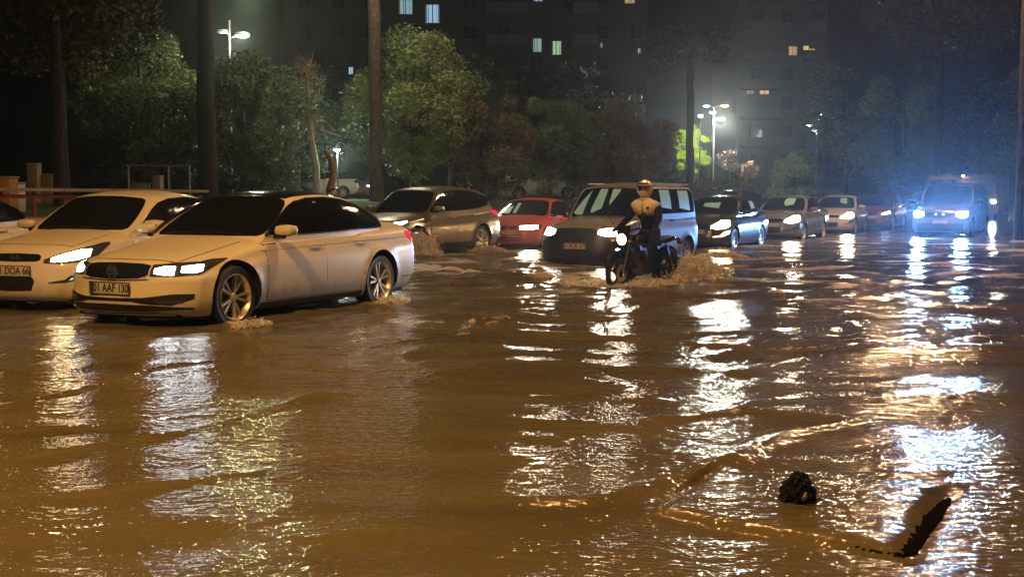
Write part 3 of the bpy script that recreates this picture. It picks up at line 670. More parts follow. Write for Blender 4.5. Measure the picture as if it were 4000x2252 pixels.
    c = Car('minibus', 'minibus with two dazzling blue white headlights and a roof rack', 'minibus', (15.40, 42.25), -118.5, MIN, M['greyp'], z=-.06)
    c.wheels(nsp=6, twin=False, mrim='steel'); c.hood(.2, 1.05); c.windscreen(vw=.92); c.underside(); c.doors([1.4, 2.5, 3.5], .32)
    top = [(1.42, 1.19, 1.20), (1.65, 1.2, 1.42), (1.9, 1.2, 1.62), (2.2, 1.2, 1.72), (2.6, 1.21, 1.745), (4.7, 1.23, 1.74), (4.85, 1.24, 1.66)]
    cut = cutwin(top); c.sidewins([cut(1.52, 2.45), cut(2.58, 3.5), cut(3.62, 4.78)], top); c.mirror(1.6, 1.22, M['trim'])
    c.front('grille', [(-.5, .70, .86), (0, .68, .90), (.5, .70, .86)], 'trim', .008)
    c.lamp([(.54, .72, .90), (.75, .68, .94), (1.0, .72, .95), (1.1, .8, .95)], [[(.60, .76, .87), (.74, .70, .91), (.88, .71, .92), (.98, .78, .90)]], (.42, .68, 1.0), 75, beam=3400, bcol=(.16, .42, 1), down=.0, bsize=84, yaw=.15)
    c.front('bumper', [(-1.1, .26, .5), (0, .25, .52), (1.1, .26, .5)], 'trim', .012); c.plateo(.56, '')
    for q in (-.14, .14): c.front('grille_lamp', [(q - .05, .80, .82), (q, .775, .845), (q + .05, .80, .82)], emis((.35, .7, 1), 3), .02, nc=8)
    rk = MB()
    for y in (-.6, .6): rk.tube([(1.1, y, 1.99), (-1.6, y, 2.0)], .02, 6)
    for x in (1.05, .3, -.5, -1.4): rk.tube([(x, -.62, 1.86), (x, -.62, 2.0), (x, .62, 2.0), (x, .62, 1.86)], .018, 6)
    rk.build('roof_rack', M['steel'], c.root)
    MB().box((.75, -.15, 2.06), (.55, .9, .10), bev=.03).build('roof_box', M['whitebox'], c.root)
    # lorry / bus behind at the right edge
    BUS = dict(L=6.0, W=1.05, wheels=(1.0, 4.6), wr=.40, zb=[(0, .35), (6, .4)], zt=[(0, 1.25), (.1, 1.35), (.5, 1.42), (6, 1.45)], plan=[(0, .94), (.4, 1), (6, 1)], nose=[(0, .03), (.4, 0), (1, .08)], tail=[(0, .02), (1, .02)],
        noseplan=.14, tailplan=.05, A0=.12, A1=.42, B1=5.9, B0=5.95, g0=1.2, Wg=1.02, ws0=.10, roof=[(0, 2.5), (.42, 2.5), (1.5, 2.6), (6, 2.58)], belt=lambda s: 1.38, gside=[(0, 1), (.5, .985), (.85, .95), (1, .86)], gtail=.99)
    c = Car('bus', 'pale tall bus with warm headlights beside the dark pole at right', 'bus', (27.3, 70.5), -112, BUS, M['cream'], z=0)
    c.wheels(nsp=8, twin=False, mrim='steel'); c.windscreen(vw=.93, w0=.12, w1=.72); c.sidewins([[(.7, 1.5, 2.2), (1.9, 1.5, 2.2)], [(2.0, 1.5, 2.2), (3.4, 1.5, 2.2)], [(3.5, 1.5, 2.2), (5.5, 1.5, 2.2)]])
    c.lamp([(.62, .95, 1.2), (.95, .95, 1.2)], [[(.66, 1.0, 1.17), (.9, 1.0, 1.17)]], (1, .93, .70), 60, beam=260, down=.02, bsize=90)
    c.front('front_panel', [(-.5, .5, .85), (.5, .5, .85)], 'whitebox', .01); c.mirror(.5, 1.9, M['trim'])
    c.front('marker_lamp', [(-.9, 1.24, 1.30), (-.8, 1.24, 1.30)], emis((1, .5, .3), 25), .01)
    mk = MB().box((2.75, -.85, 2.52), (.05, .12, .08), bev=.01); mk.build('roof_marker_lamp', emis((1, .45, .2), 40), c.root)

    # parked vehicles on the far side, on higher ground
    def parked(label, x, Y, hd, m, S=ACC, lampc=None, st=20, z=1.15, fog=None):
        c = Car('parked_car', label, 'car', (px(x, Y), Y), hd, S, m, 'cars beyond the trees', tz(px(x, Y), Y))
        c.wheels(nsp=6, twin=False); c.windscreen(); sedan_windows(c)
        c.lamp([(.50, .62, .66), (.70, .61, .73), (.95, .635, .80), (1.12, .70, .835)], [[(.60, .635, .675), (.74, .635, .72), (.90, .66, .765)]] if lampc else [], lampc or (1, 1, 1), st)
        c.tail_lamp([(.55, .78, .95), (1.0, .80, .97), (1.06, .88, .97)], 'reddim'); c.mirror(1.5, 1.02)
        c.doors([1.22, 2.30, 3.12], .25); return c
    parked('white car lit bluish behind the crooked pale trunk', 1245, 66, -160, M['white2'])
    parked('dark red car with cool lit headlights right of the crooked pale trunk', 1375, 69, -70, M['mauve'], lampc=(.8, .95, 1), st=60)
    parked('dim dark car behind the roof of the nearest sedan', 1080, 62, -170, M['darkp'])
    parked('brownish car behind the red car, left of the tall van', 2110, 62, -165, M['cream'], z=1.05)
    parked('dull red car beside the brownish car behind the red car', 2215, 64, -20, M['mauve'], z=1.05)
    parked('black car whose wet roof shines behind the dark blue sedan', 2860, 64, -165, M['blackp'])
    c = Car('parked_van', 'brown boxy van with a yellow panel, standing among the trees behind the bronze grey car', 'van', (px(1958, 66), 66), 75, DOK, M['beige'], 'cars beyond the trees', .9)
    c.wheels(nsp=6, twin=False); c.patch('yellow_panel', c.rear_pt, [(.45, .62, .95), (1.0, .62, .95)], M['yellow'], .01); c.patch('rear_window', lambda v, t: c.G(1, v, t), [(-.8, .3, .85), (.8, .3, .85)], M['glass'], .006)
    c.tail_lamp([(.86, .9, 1.3), (1.0, .9, 1.3)]); 
# ------------------------------------------------------------------ motorcycle and rider
def skin_mesh(name, verts, edges, radii, m, parent, sub=2, root=0):
    me = bpy.data.meshes.new(name); me.from_pydata(verts, edges, [])
    o = bpy.data.objects.new(name, me); col.objects.link(o)
    md = o.modifiers.new('skin', 'SKIN'); md.use_smooth_shade = True
    for i, r in enumerate(radii):
        r = r if hasattr(r, '__len__') else (r, r)
        me.skin_vertices[0].data[i].radius = r; me.skin_vertices[0].data[i].use_root = (i == root)
    s = o.modifiers.new('sub', 'SUBSURF'); s.levels = sub; s.render_levels = sub
    dg = bpy.context.evaluated_depsgraph_get(); dg.update()
    nm = bpy.data.meshes.new_from_object(o.evaluated_get(dg)); o.modifiers.clear(); o.data = nm
    nm.materials.clear(); nm.materials.append(m); nm.polygons.foreach_set('use_smooth', [True] * len(nm.polygons))
    if parent: o.parent = parent
    return o

def motorcycle_and_rider():
    HD = -133; base = (2.0, 18.2)       # middle of the wheelbase; x forward, y left
    r = empty('motorcycle', (base[0], base[1], GROUND - .03), R(HD), 'small dark motorcycle with one round lit headlight ploughing through the water', 'motorcycle')
    wr = .30; fx, rx = .65, -.62
    for nm, x in (('front', fx), ('rear', rx)):
        wh = empty('wheel', (x, 0, wr)); wh.parent = r
        hw = .045 if nm == 'front' else .055
        MB().lathe([(wr * .84, -hw), (wr * .95, -hw), (wr, -hw * .4), (wr, hw * .4), (wr * .95, hw), (wr * .84, hw)], 40, closed=True).build('tyre', M['rubber'], wh)
        q = MB().lathe([(wr * .80, -hw * .8), (wr * .86, -hw), (wr * .86, hw), (wr * .80, hw * .8)], 40, closed=True)
        q.lathe([(0, -.05), (.045, -.05), (.045, .05), (0, .05)], 16)
        for k in range(5):
            a = 2 * math.pi * k / 5 + .3
            q.tube([(0.04 * math.cos(a), 0, .04 * math.sin(a)), (wr * .82 * math.cos(a), 0, wr * .82 * math.sin(a))], [.022, .014], 6)
        q.build('rim', M['darkmetal'], wh)
        d = MB().lathe([(.06, .05), (.12, .05), (.12, .056), (.06, .056)], 24, closed=True); d.build('brake_disc', M['alloy'], wh)
    f = MB()
    for y in (-.085, .085): f.tube([(fx, y, wr), (fx - .10, y, wr + .30), (fx - .20, y, wr + .60)], [.024, .026, .022], 8)
    f.build('fork', M['darkmetal'], r)
    MB().tube([(fx + .22 * math.cos(a) * 1.5, 0, wr + .34 * math.sin(a)) for a in np.linspace(.25, 2.5, 12)], [.02] + [.055] * 10 + [.02], 8).build('front_fender', M['blackp'], r)
    h = MB().tube([(fx - .26, -.36, wr + .66), (fx - .20, -.20, wr + .70), (fx - .20, 0, wr + .64), (fx - .20, .20, wr + .70), (fx - .26, .36, wr + .66)], .013, 8)
    h.build('handlebar', M['darkmetal'], r)
    for y in (-.31, .31): MB().tube([(fx - .26, y - .06 * np.sign(y), wr + .675), (fx - .27, y + .07 * np.sign(y), wr + .655)], .020, 8).build('grip', M['rubber'], r)
    for y in (-1, 1):
        m_ = MB().tube([(fx - .2, y * .22, wr + .70), (fx - .17, y * .33, wr + .88)], .006, 6); m_.ball((fx - .17, y * .34, wr + .92), (.012, .05, .035)); m_.build('mirror', M['darkmetal'], r)
    hz = wr + .53; hx = fx - .06
    MB().lathe([(0, -.14), (.06, -.13), (.095, -.05), (.10, 0), (.088, .0), (.08, -.01), (0, -.02)], 24, 'X', (hx, 0, hz)).build('headlight', M['blackp'], r)
    le = MB(); le.ball((hx - .005, 0, hz), (.028, .082, .082), 16, 10); le.build('lens', emis((1, .86, .68), 80), r)
    spot('headlight_beam', (hx + .05, 0, hz), (1, 0, -.10), 150, (1, .85, .65), 60, .8, r, .04)
    MB().box((hx - .06, 0, hz + .14), (.05, .24, .16), Matrix.Rotation(-.4, 3, 'Y'), .03).build('windshield', M['gloss'], r)
    for y in (-1, 1): MB().tube([(hx - .04, y * .08, hz - .02), (hx - .03, y * .17, hz - .02), (hx + .03, y * .18, hz - .02)], [.01, .018, .022], 8).build('turn_signal', M['amber'], r)
    # tank, seat, tail, engine
    skin_mesh('fuel_tank', [(.30, 0, .80), (.16, 0, .83), (0, 0, .79), (-.10, 0, .76)], [(0, 1), (1, 2), (2, 3)], [(.10, .08), (.15, .11), (.12, .08), (.08, .05)], M['blackp'], r)
    skin_mesh('seat', [(0, 0, .76), (-.30, 0, .77), (-.55, 0, .82), (-.72, 0, .84)], [(0, 1), (1, 2), (2, 3)], [(.09, .05), (.12, .05), (.11, .05), (.07, .03)], M['rubber'], r)
    skin_mesh('tail', [(-.50, 0, .76), (-.80, 0, .82), (-.98, 0, .78)], [(0, 1), (1, 2)], [(.09, .04), (.07, .04), (.03, .03)], M['blackp'], r)
    MB().box((-.99, 0, .74), (.04, .12, .05), bev=.01).build('tail_light', M['reddim'], r)
    e = MB().box((.05, 0, .38), (.30, .24, .22), bev=.04); e.box((.14, 0, .54), (.17, .17, .18), Matrix.Rotation(.3, 3, 'Y'), .02)
    for k in range(4): e.box((.13 + k * .006, 0, .49 + k * .035), (.21, .21, .008))
    e.build('engine', M['engine'], r)
    fr = MB().tube([(.42, 0, .88), (.30, 0, .45), (.05, 0, .27), (-.28, 0, .32)], .02, 8); fr.tube([(.42, 0, .88), (0, 0, .70), (-.45, 0, .72)], .02, 8)
    for y in (-.1, .1): fr.tube([(-.15, y, .42), (rx, y, wr)], .022, 8); fr.tube([(rx + .02, y, wr + .03), (-.45, y, .72)], .028, 8)
    fr.build('frame', M['darkmetal'], r)
    MB().tube([(.15, -.10, .50), (.26, -.12, .36), (0, -.16, .25), (-.5, -.17, .30), (-.80, -.18, .38)], [.018, .02, .022, .04, .045], 10).build('exhaust_pipe', M['alloy'], r)
    MB().tube([(rx + .34 * math.cos(a), 0, wr + .36 * math.sin(a)) for a in np.linspace(.6, 2.9, 10)], .05, 6).build('rear_fender', M['blackp'], r)
    r.scale = (.95,) * 3
    # ---- rider (own top-level)
    p = empty('person', (base[0], base[1], GROUND - .03), R(HD + 13), 'motorcycle rider in dark clothes, pale yoke vest and pale helmet', 'person'); p.scale = (.95,) * 3
    V = [(-.22, 0, .86), (-.20, 0, 1.02), (-.15, 0, 1.18), (-.10, 0, 1.32), (-.07, 0, 1.42), (-.045, 0, 1.49),      # pelvis..neck
         (-.08, .17, 1.385), (.04, .27, 1.14), (.30, .30, 1.01), (.36, .31, .99),                                    # left arm
         (-.08, -.17, 1.385), (.04, -.27, 1.14), (.30, -.30, 1.01), (.36, -.31, .99),
         (-.20, .10, .84), (.20, .20, .72), (.06, .19, .36), (.02, .19, .27),                                        # left leg
         (-.20, -.10, .84), (.20, -.20, .72), (.06, -.19, .36), (.02, -.19, .27)]
    E = [(0, 1), (1, 2), (2, 3), (3, 4), (4, 5), (3, 6), (6, 7), (7, 8), (8, 9), (3, 10), (10, 11), (11, 12), (12, 13), (0, 14), (14, 15), (15, 16), (16, 17), (0, 18), (18, 19), (19, 20), (20, 21)]
    Rr = [(.15, .15), (.145, .13), (.16, .13), (.17, .13), (.10, .08), .06, .085, .058, .042, .035, .085, .058, .042, .035, .115, .078, .060, .05, .115, .078, .060, .05]
    skin_mesh('jacket_and_trousers', V, E, Rr, M['dark'], p)
    rg = [(1.19, .085, .07, -.08), (1.205, .125, .12, -.085), (1.235, .155, .17, -.09), (1.28, .165, .205, -.085), (1.34, .16, .225, -.08), (1.385, .145, .225, -.075), (1.42, .125, .185, -.07), (1.45, .10, .12, -.06), (1.475, .075, .075, -.05)]
    vs = MB(); n_ = 28
    Vv = [(cx + .012 + rx_ * math.cos(2*math.pi*k/n_), 1.14 * ry_ * math.copysign(abs(math.sin(2*math.pi*k/n_))**.85, math.sin(2*math.pi*k/n_)), z_ + .012 * math.sin(5*math.pi*k/n_)) for z_, rx_, ry_, cx in rg for k in range(n_)]
    Ff = [(i*n_+k, i*n_+(k+1) % n_, (i+1)*n_+(k+1) % n_, (i+1)*n_+k) for i in range(len(rg)-1) for k in range(n_)] + [tuple(range(n_-1, -1, -1)), tuple(range((len(rg)-1)*n_, len(rg)*n_))]
    vs.add(Vv, Ff).build('vest', M['vest'], p)
    MB().tube([(.064, 0, 1.43), (.095, .0, 1.34), (.097, 0, 1.27), (.05, 0, 1.195)], .008, 5).build('zip', M['ink'], p)
    MB().box((.082, .09, 1.315), (.014, .045, .04), bev=.003).build('patch', M['dark'], p)
    skin_mesh('collar_scarf', [(-.05, 0, 1.43), (-.03, 0, 1.50)], [(0, 1)], [(.10, .10), (.085, .085)], M['helmet'], p)
    hx_, hz_ = .0, 1.595
    # head, face and helmet
    hd = skin_mesh('head', [(-.02, 0, 1.50), (-.005, 0, 1.56), (-.01, 0, 1.64), (-.03, 0, 1.70)], [(0, 1), (1, 2), (2, 3)], [(.05, .05), (.07, .075), (.082, .09), (.05, .06)], M['skin'], p)
    ey = MB()
    for y in (-.032, .032): ey.ball((.078, y, 1.615), (.012, .014, .009), 8, 6)
    ey.build('eyes', M['ink'], p)
    MB().tube([(.078, 0, 1.61), (.098, 0, 1.585), (.082, 0, 1.572)], [.008, .014, .009], 6).build('nose', M['skin'], p)
    bm = bmesh.new(); bmesh.ops.create_uvsphere(bm, u_segments=40, v_segments=28, radius=1)
    for v in bm.verts: v.co = Vector((v.co.x * .142, v.co.y * .125, v.co.z * .142)) + Vector((-.015, 0, 1.615))
    kill = [f for f in bm.faces if (f.calc_center_median().x > .045 and 1.575 < f.calc_center_median().z < 1.66) or f.calc_center_median().z < 1.50]
    bmesh.ops.delete(bm, geom=kill, context='FACES')
    bm.verts.index_update(); hm = MB().add([v.co.copy() for v in bm.verts], [[v.index for v in f.verts] for f in bm.faces]); bm.free()
    he = hm.build('helmet', M['helmet'], p); sm = he.modifiers.new('s', 'SOLIDIFY'); sm.thickness = .018; sm.offset = -1
    MB().tube([(.10 * math.cos(a) + .02, .122 * math.sin(a), 1.655 + .004 * math.cos(a)) for a in np.linspace(-1.35, 1.35, 16)], .010, 6).build('visor_rim', M['ink'], p)
    MB().tube([(.132 * math.cos(a) - .012, .118 * math.sin(a), 1.70) for a in np.linspace(-.9, .9, 12)], [.004] + [.012] * 10 + [.004], 6).build('helmet_stripe', M['trim'], p)
    MB().box((.105, .045, 1.735), (.03, .05, .02), Matrix.Rotation(.7, 3, 'Y'), .006).build('helmet_lamp', emis((1, .35, .12), 3), p)
    ms = MB().tube([(-.02, .128, 1.66), (-.0, .135, 1.60), (.01, .125, 1.55)], [.012, .016, .012], 6); ms.build('helmet_clip', M['whitebox'], p)
    # gloved hands: palm and four curled fingers with thumb round each grip
    for sg in (1, -1):
        c0 = Vector((fx - .265, sg * .33, wr + .665)); hn = MB(); hn.ball((c0.x - .045, c0.y, c0.z + .012), (.042, .042, .024), 10, 8)
        for k, (ly, ln) in enumerate(((-.030, .9), (-.010, 1.0), (.010, .96), (.030, .82))):
            y = c0.y + ly
            hn.tube([(c0.x - .030, y, c0.z + .022), (c0.x + .006, y, c0.z + .030 * ln), (c0.x + .028 * ln, y, c0.z + .008), (c0.x + .020 * ln, y, c0.z - .018 * ln), (c0.x + .002, y, c0.z - .026)], [.0105, .0105, .0095, .009, .0075], 8)
        hn.tube([(c0.x - .05, c0.y - sg * .035, c0.z), (c0.x - .022, c0.y - sg * .050, c0.z - .018), (c0.x + .004, c0.y - sg * .040, c0.z - .026)], [.012, .0105, .008], 8)
        hn.build('glove', M['glove'], p)
    for sg in (1, -1):
        b = skin_mesh('boot', [(.02, sg * .19, .30), (.01, sg * .19, .20), (.08, sg * .19, .165), (.17, sg * .20, .16)], [(0, 1), (1, 2), (2, 3)], [(.055, .055), (.052, .05), (.045, .04), (.035, .028)], M['rubber'], p)

# ------------------------------------------------------------------ trees
def leaves_mesh(name, clumps, n, size, m, parent, seed=0):
    """many small bent leaves gathered round clump centres (c, radius)"""
    g = np.random.default_rng(seed); C = np.array([c for c, r_ in clumps]); Rr = np.array([r_ for c, r_ in clumps])
    k = g.choice(len(C), n, p=Rr**2 / (Rr**2).sum())
    d = g.normal(size=(n, 3)); d /= np.linalg.norm(d, axis=1)[:, None]
    rad = g.uniform(.35, 1.05, n)**.6
    P = C[k] + d * (Rr[k] * rad)[:, None] * np.array([1, 1, .8])
    a = g.normal(size=(n, 3)); a[:, 2] = a[:, 2] * .6 - .25; a /= np.linalg.norm(a, axis=1)[:, None]
    b = np.cross(a, g.normal(size=(n, 3))); b /= np.linalg.norm(b, axis=1)[:, None]
    s = (size * g.uniform(.5, 1.35, n))[:, None]; w_ = s * .36
    V = np.stack([P - a * s * .5, P + b * w_ * .5, P + a * s * .5, P - b * w_ * .5], 1).reshape(-1, 3)
    me = bpy.data.meshes.new(name); me.vertices.add(len(V)); me.vertices.foreach_set('co', V.astype(np.float32).ravel())
    me.loops.add(4 * n); me.loops.foreach_set('vertex_index', np.arange(4 * n, dtype=np.int32)); me.polygons.add(n)
    me.polygons.foreach_set('loop_start', np.arange(0, 4 * n, 4, dtype=np.int32)); me.update(calc_edges=True)
    me.materials.append(m); o = bpy.data.objects.new(name, me); col.objects.link(o); o.parent = parent
    return o
def tree(label, x, Y, top, r, cz, m='leaf', n=7000, size=.20, tr=.16, seed=1, z=0.0, rz=None, bark='bark', lean=0, cat='tree', nclump=34, name='tree', grp=None, bare=False, cry=1.0):
    """x: photo column; heights in metres above ground z"""
    g = np.random.default_rng(seed); X = px(x, Y); o = empty(name, (X, Y, z), 0, label, cat, grp)
    rz = rz or (top - cz); cl = []
    for i in range(nclump):
        d = g.normal(size=3); d /= np.linalg.norm(d); q = g.uniform(.25, 1)**.5
        c = np.array([lean + d[0] * r * q * .85, d[1] * r * q * .85 * cry, cz + d[2] * rz * q * .85])
        cl.append((c, r * g.uniform(.16, .34)))
    tk = MB(); t0 = cz - rz * .35
    wob = [(0, 0, -.3), (lean * .15 + g.normal() * .05, 0, t0 * .35), (lean * .5 + g.normal() * .08, 0, t0 * .75), (lean * .8, 0, t0 + .3), (lean, 0, cz + rz * .4)]
    tk.tube(wob, [tr * 1.25, tr, tr * .85, tr * .7, tr * .25], 10)
    for c, rr in cl[::1 if bare else 2]:
        st = Vector(wob[3]) * (1 - .3) + Vector(wob[2]) * .3; mid = (st + Vector(c)) / 2 + Vector((g.normal() * .15, g.normal() * .15, .15 * rz * .5))
        tk.tube([st, mid, Vector(c)], [tr * .45, tr * .22, tr * .06], 6)
        if bare:
            for q in range(6):
                e = Vector(c) + Vector(tuple(g.normal(size=3) * rr * 1.2)); tk.tube([mid.lerp(Vector(c), .4 + .1 * q), e.lerp(mid, .3) + Vector((0, 0, .1)), e], [tr * .10, tr * .07, tr * .03], 4)
    tk.build('trunk', M[bark], o)
    if n: leaves_mesh('crown', cl, n, size, M[m], o, seed)
    return o
# ------------------------------------------------------------------ setting: street bed, bank, flood water
def tcoord(X, Y): return .9 * X - .44 * Y
_tz = crv([(-60, 1.35), (-26, 1.2), (-20, .75), (-18, .30), (-17.0, .09), (-16.9, -.06), (10, -.06)])
def tz(X, Y): return float(_tz(tcoord(X, Y)))
def ground():
    V, Fc = [], []
    T = np.array([-400, -200, -100, -60, -45, -35, -28, -26, -24, -22, -20, -19, -18, -17.5, -17.1, -17.0])
    S = np.linspace(-60, 500, 60); d = (.4392, .8984)
    for t in T:
        for s in S: V.append((t * .8984 + s * d[0], -t * .4392 + s * d[1], float(_tz(t)) + .0))
    n = len(S)
    for i in range(len(T) - 1):
        for j in range(n - 1): Fc.append((i*n+j, (i+1)*n+j, (i+1)*n+j+1, i*n+j+1))
    tag(mesh('park_ground', V, Fc, M['grassm'], None, True), 'dark wet park ground under the trees', kind='structure')
    def strip(name, t0, t1, z0, z1, m):
        q = MB(); P = []
        for s in (-60, 500):
            for t, z in ((t0, z0), (t0, z1), (t1, z1), (t1, z0)): P.append((t * .8984 + s * d[0], -t * .4392 + s * d[1], z))
        q.add(P, [(0, 1, 5, 4), (1, 2, 6, 5), (2, 3, 7, 6), (3, 0, 4, 7), (0, 3, 2, 1), (4, 5, 6, 7)]); o = q.build(name, m, None, smooth=False); return o
    tag(strip('kerb', -16.99, -16.78, -.2, .085, M['concrete']), 'concrete kerb at the far side', kind='structure')
    q = MB(); P = [(t * .8984 + s * d[0], -t * .4392 + s * d[1], GROUND) for t, s in ((-16.9, -80), (60, -80), (60, 500), (-16.9, 500))]
    q.add(P, [(0, 1, 2, 3)]); tag(q.build('road', mat('asphalt', (.05, .047, .045), .8, bump=(40, .01)), None, smooth=False), 'asphalt road under the flood water', kind='structure')

def gp(x, y):   # photo pixel -> point on the water
    Yd = F * CH / (y - Y0); return np.array([px(x, Yd), Yd])
SLAB = [gp(2830, 1850), gp(3680, 1925), gp(3520, 2190), gp(2560, 2015)]
def water():
    rows = np.concatenate([np.linspace(-6, 3.3, 20), 3.4 * (70 / 3.4)**(np.linspace(0, 1, 700)), np.geomspace(73, 420, 26)])
    nc = 560; a = np.linspace(-1, 1, nc)
    Y = np.repeat(rows[:, None], nc, 1); hw = .60 * np.maximum(Y, 0) + 3.2; X = a[None, :] * hw
    g = np.random.default_rng(11); H = np.zeros_like(X)
    fade = np.clip(1.2 - Y / 400, 0, 1)
    wx = X + .35 * np.sin(.9 * Y + .5 * X) + .18 * np.sin(2.3 * X - 1.1 * Y); wy = Y + .3 * np.sin(1.1 * X + .3) + .14 * np.sin(2.1 * X + 1.7 * Y)
    amp_patch = .55 + .45 * np.sin(.8 * X + .35 * Y + 1) * np.sin(.45 * Y - .6 * X)
    dist_gain = np.clip((Y - 3) / 7, .45, 1.0)
    for k in range(58):
        lam = .45 * (5.5)**g.uniform(0, 1) if k < 40 else g.uniform(.22, .5); th = R(g.normal(92, 16)) if k % 3 else R(g.normal(150, 9))   # travelling direction
        kk = 2 * math.pi / lam; ph = kk * (wx * math.cos(th) + wy * math.sin(th)) + g.uniform(0, 6.28)
        A = .0030 * lam * g.uniform(.6, 1.4) if k < 40 else .0048 * lam * np.clip((Y - 7) / 7, 0, 1)
        vis = 1 / (1 + (Y / (lam * 75))**4)                 # drop waves too small for the far grid
        s = np.sin(ph); H += A * vis * (s + .35 * (1 - np.abs(np.cos(ph / 2 + 1)))**1) * (.45 + .55 * amp_patch) 
    H *= dist_gain
    foam = np.zeros_like(X)
    def line(pts, wdt, amp, fo=1.0, world=False):
        P = [np.array(p) if world else gp(*p) for p in pts]
        best = np.full(X.shape, 9e9)
        for p, q in zip(P[:-1], P[1:]):
            d = q - p; L = d @ d; t = np.clip(((X - p[0]) * d[0] + (Y - p[1]) * d[1]) / L, 0, 1)
            best = np.minimum(best, np.hypot(X - p[0] - t * d[0], Y - p[1] - t * d[1]))
        wob = wdt * (.7 + .5 * np.sin(5 * X + 3 * Y) * np.sin(7 * Y - 4 * X)); e = np.exp(-(best / np.maximum(wob, 1e-3))**2)
        return e, amp * e, fo * e
    for pts, wd, am, fo in (
        ([(1400, 1375), (1650, 1340), (1830, 1310), (1900, 1275), (1990, 1265)], .035, .015, .55), ([(1820, 1300), (1850, 1262), (1960, 1256)], .08, .03, .7),
        ([(1960, 1262), (2120, 1290), (2300, 1300)], .04, .02, .35), ([(2600, 1352), (3000, 1362), (3400, 1380), (3830, 1388)], .05, .022, .55),
        ([(3790, 1335), (3900, 1320), (4100, 1330)], .14, .04, .7), ([(1640, 1040), (1760, 1062), (1900, 1075), (2150, 1090)], .22, .045, 1.1),
        ([(3000, 1140), (3060, 1155), (3100, 1160)], .15, .02, .6), ([(3700, 1105), (3850, 1090), (4100, 1085)], .25, .02, .6),
        ([(820, 1262), (900, 1270), (1010, 1262)], .07, .03, .9), ([(1440, 1190), (1500, 1200), (1600, 1190)], .12, .04, .9), ([(1330, 1285), (1390, 1280), (1500, 1278)], .08, .02, .4),
        ([(450, 1225), (560, 1232), (640, 1228)], .08, .02, .5), ([(950, 1235), (1080, 1222), (1150, 1225)], .10, .02, .5),
        ([(2200, 1080), (2330, 1110), (2420, 1125), (2600, 1120), (2760, 1090)], .30, .03, .8), ([(3450, 1870), (3600, 1868), (3750, 1856)], .015, .006, .35),
        ([(2760, 985), (3000, 962), (3250, 945)], .3, .02, .4), ([(2800, 1040), (3100, 1040), (3400, 1060)], .2, .015, .3),
        ([(1980, 1010), (2060, 1040), (2120, 1050)], .25, .05, .9),
        ([(0, 1690), (500, 1670), (900, 1610), (1300, 1560)], .16, .022, .0), ([(0, 1810), (700, 1700), (1250, 1560)], .05, .012, .12), ([(0, 1600), (350, 1520), (640, 1440), (880, 1420)], .07, .018, .22),
        ([(200, 1960), (700, 1900), (1000, 1860)], .10, .016, .0), ([(2550, 1660), (2900, 1610), (3300, 1640)], .10, .02, .05), ([(1800, 1980), (2300, 1980), (2800, 1850), (2950, 1780)], .12, .02, .0),
        ([(2700, 1860), (2900, 1800), (3100, 1700), (3380, 1650)], .07, .02, .12), ([(1900, 1560), (2300, 1540), (2560, 1570)], .12, .02, .0)):
        e, hh, ff = line(pts, wd, am, fo); H += hh; foam = np.maximum(foam, ff)
    rn = g.normal(size=foam.shape)
    for ax in (0, 1):
        for _ in range(2): rn = (np.roll(rn, 1, ax) + rn + np.roll(rn, -1, ax)) / 3
    for _ in range(3): rn = (np.roll(rn, 2, 1) + rn + np.roll(rn, -2, 1)) / 3
    rn = rn / rn.std(); foam = foam * np.clip(.62 + .38 * rn, 0, 1.25); H += np.clip(foam, 0, 1) * rn * .012 * np.clip(Y / 14, .3, 1.3)
    pf = np.sin(1.3 * X + .7 * Y + 2) * np.sin(.9 * Y - .5 * X) + .6 * np.sin(2.9 * X - 2.1 * Y) * np.sin(3.7 * Y + 1.3 * X)
    foam = np.maximum(foam, np.clip((Y - 8) / 12, 0, 1) * np.clip(.42 + .26 * pf, 0, .68) * np.clip((60 - Y) / 30, 0, 1) * np.clip(.8 + .3 * rn, 0, 1.4))
    # the submerged slab in the foreground: thin film on top, troughs along two sides
    inside = np.ones_like(X) * 1e9
    for i in range(4):
        p, q = SLAB[i], SLAB[(i + 1) % 4]; d = (q - p) / np.linalg.norm(q - p)
        inside = np.minimum(inside, -((X - p[0]) * -d[1] + (Y - p[1]) * d[0]))
        if i in (1, 2, 3):
            t = np.clip(((X - p[0]) * d[0] + (Y - p[1]) * d[1]) / np.linalg.norm(q - p), 0, 1); w_ = (.11 if i == 1 else .05); k_ = (.008 if i == 1 else .05 * (1 - t) + .004 if i == 2 else .05 * t + .01)
            off = np.array([d[1], -d[0]]) * -1; c = p + off * 0
            u = (X - p[0]) * d[0] + (Y - p[1]) * d[1]; vv = ((X - p[0]) * -d[1] + (Y - p[1]) * d[0])
            H -= k_ * np.exp(-((vv - w_ * .55) / (w_ * .42))**2) * (1 / (1 + np.exp(-(u + .02) / .04))) * (1 / (1 + np.exp((u - np.linalg.norm(q - p) - .04) / .05)))
    sl = 1 / (1 + np.exp(-inside / .018)); H = H * (1 - .62 * sl) + .022 * sl
    V = np.stack([X, Y, H * np.clip((Y + 1) / 3, 0, 1)], -1).reshape(-1, 3)
    nr = len(rows); i = np.arange(nr - 1)[:, None] * nc + np.arange(nc - 1)[None, :]; Fq = np.stack([i, i + 1, i + nc + 1, i + nc], -1).reshape(-1, 4)
    me = bpy.data.meshes.new('flood_water'); me.vertices.add(len(V)); me.vertices.foreach_set('co', V.astype(np.float32).ravel())
    me.loops.add(Fq.size); me.loops.foreach_set('vertex_index', Fq.ravel().astype(np.int32)); me.polygons.add(len(Fq)); me.polygons.foreach_set('loop_start', np.arange(0, Fq.size, 4, dtype=np.int32))
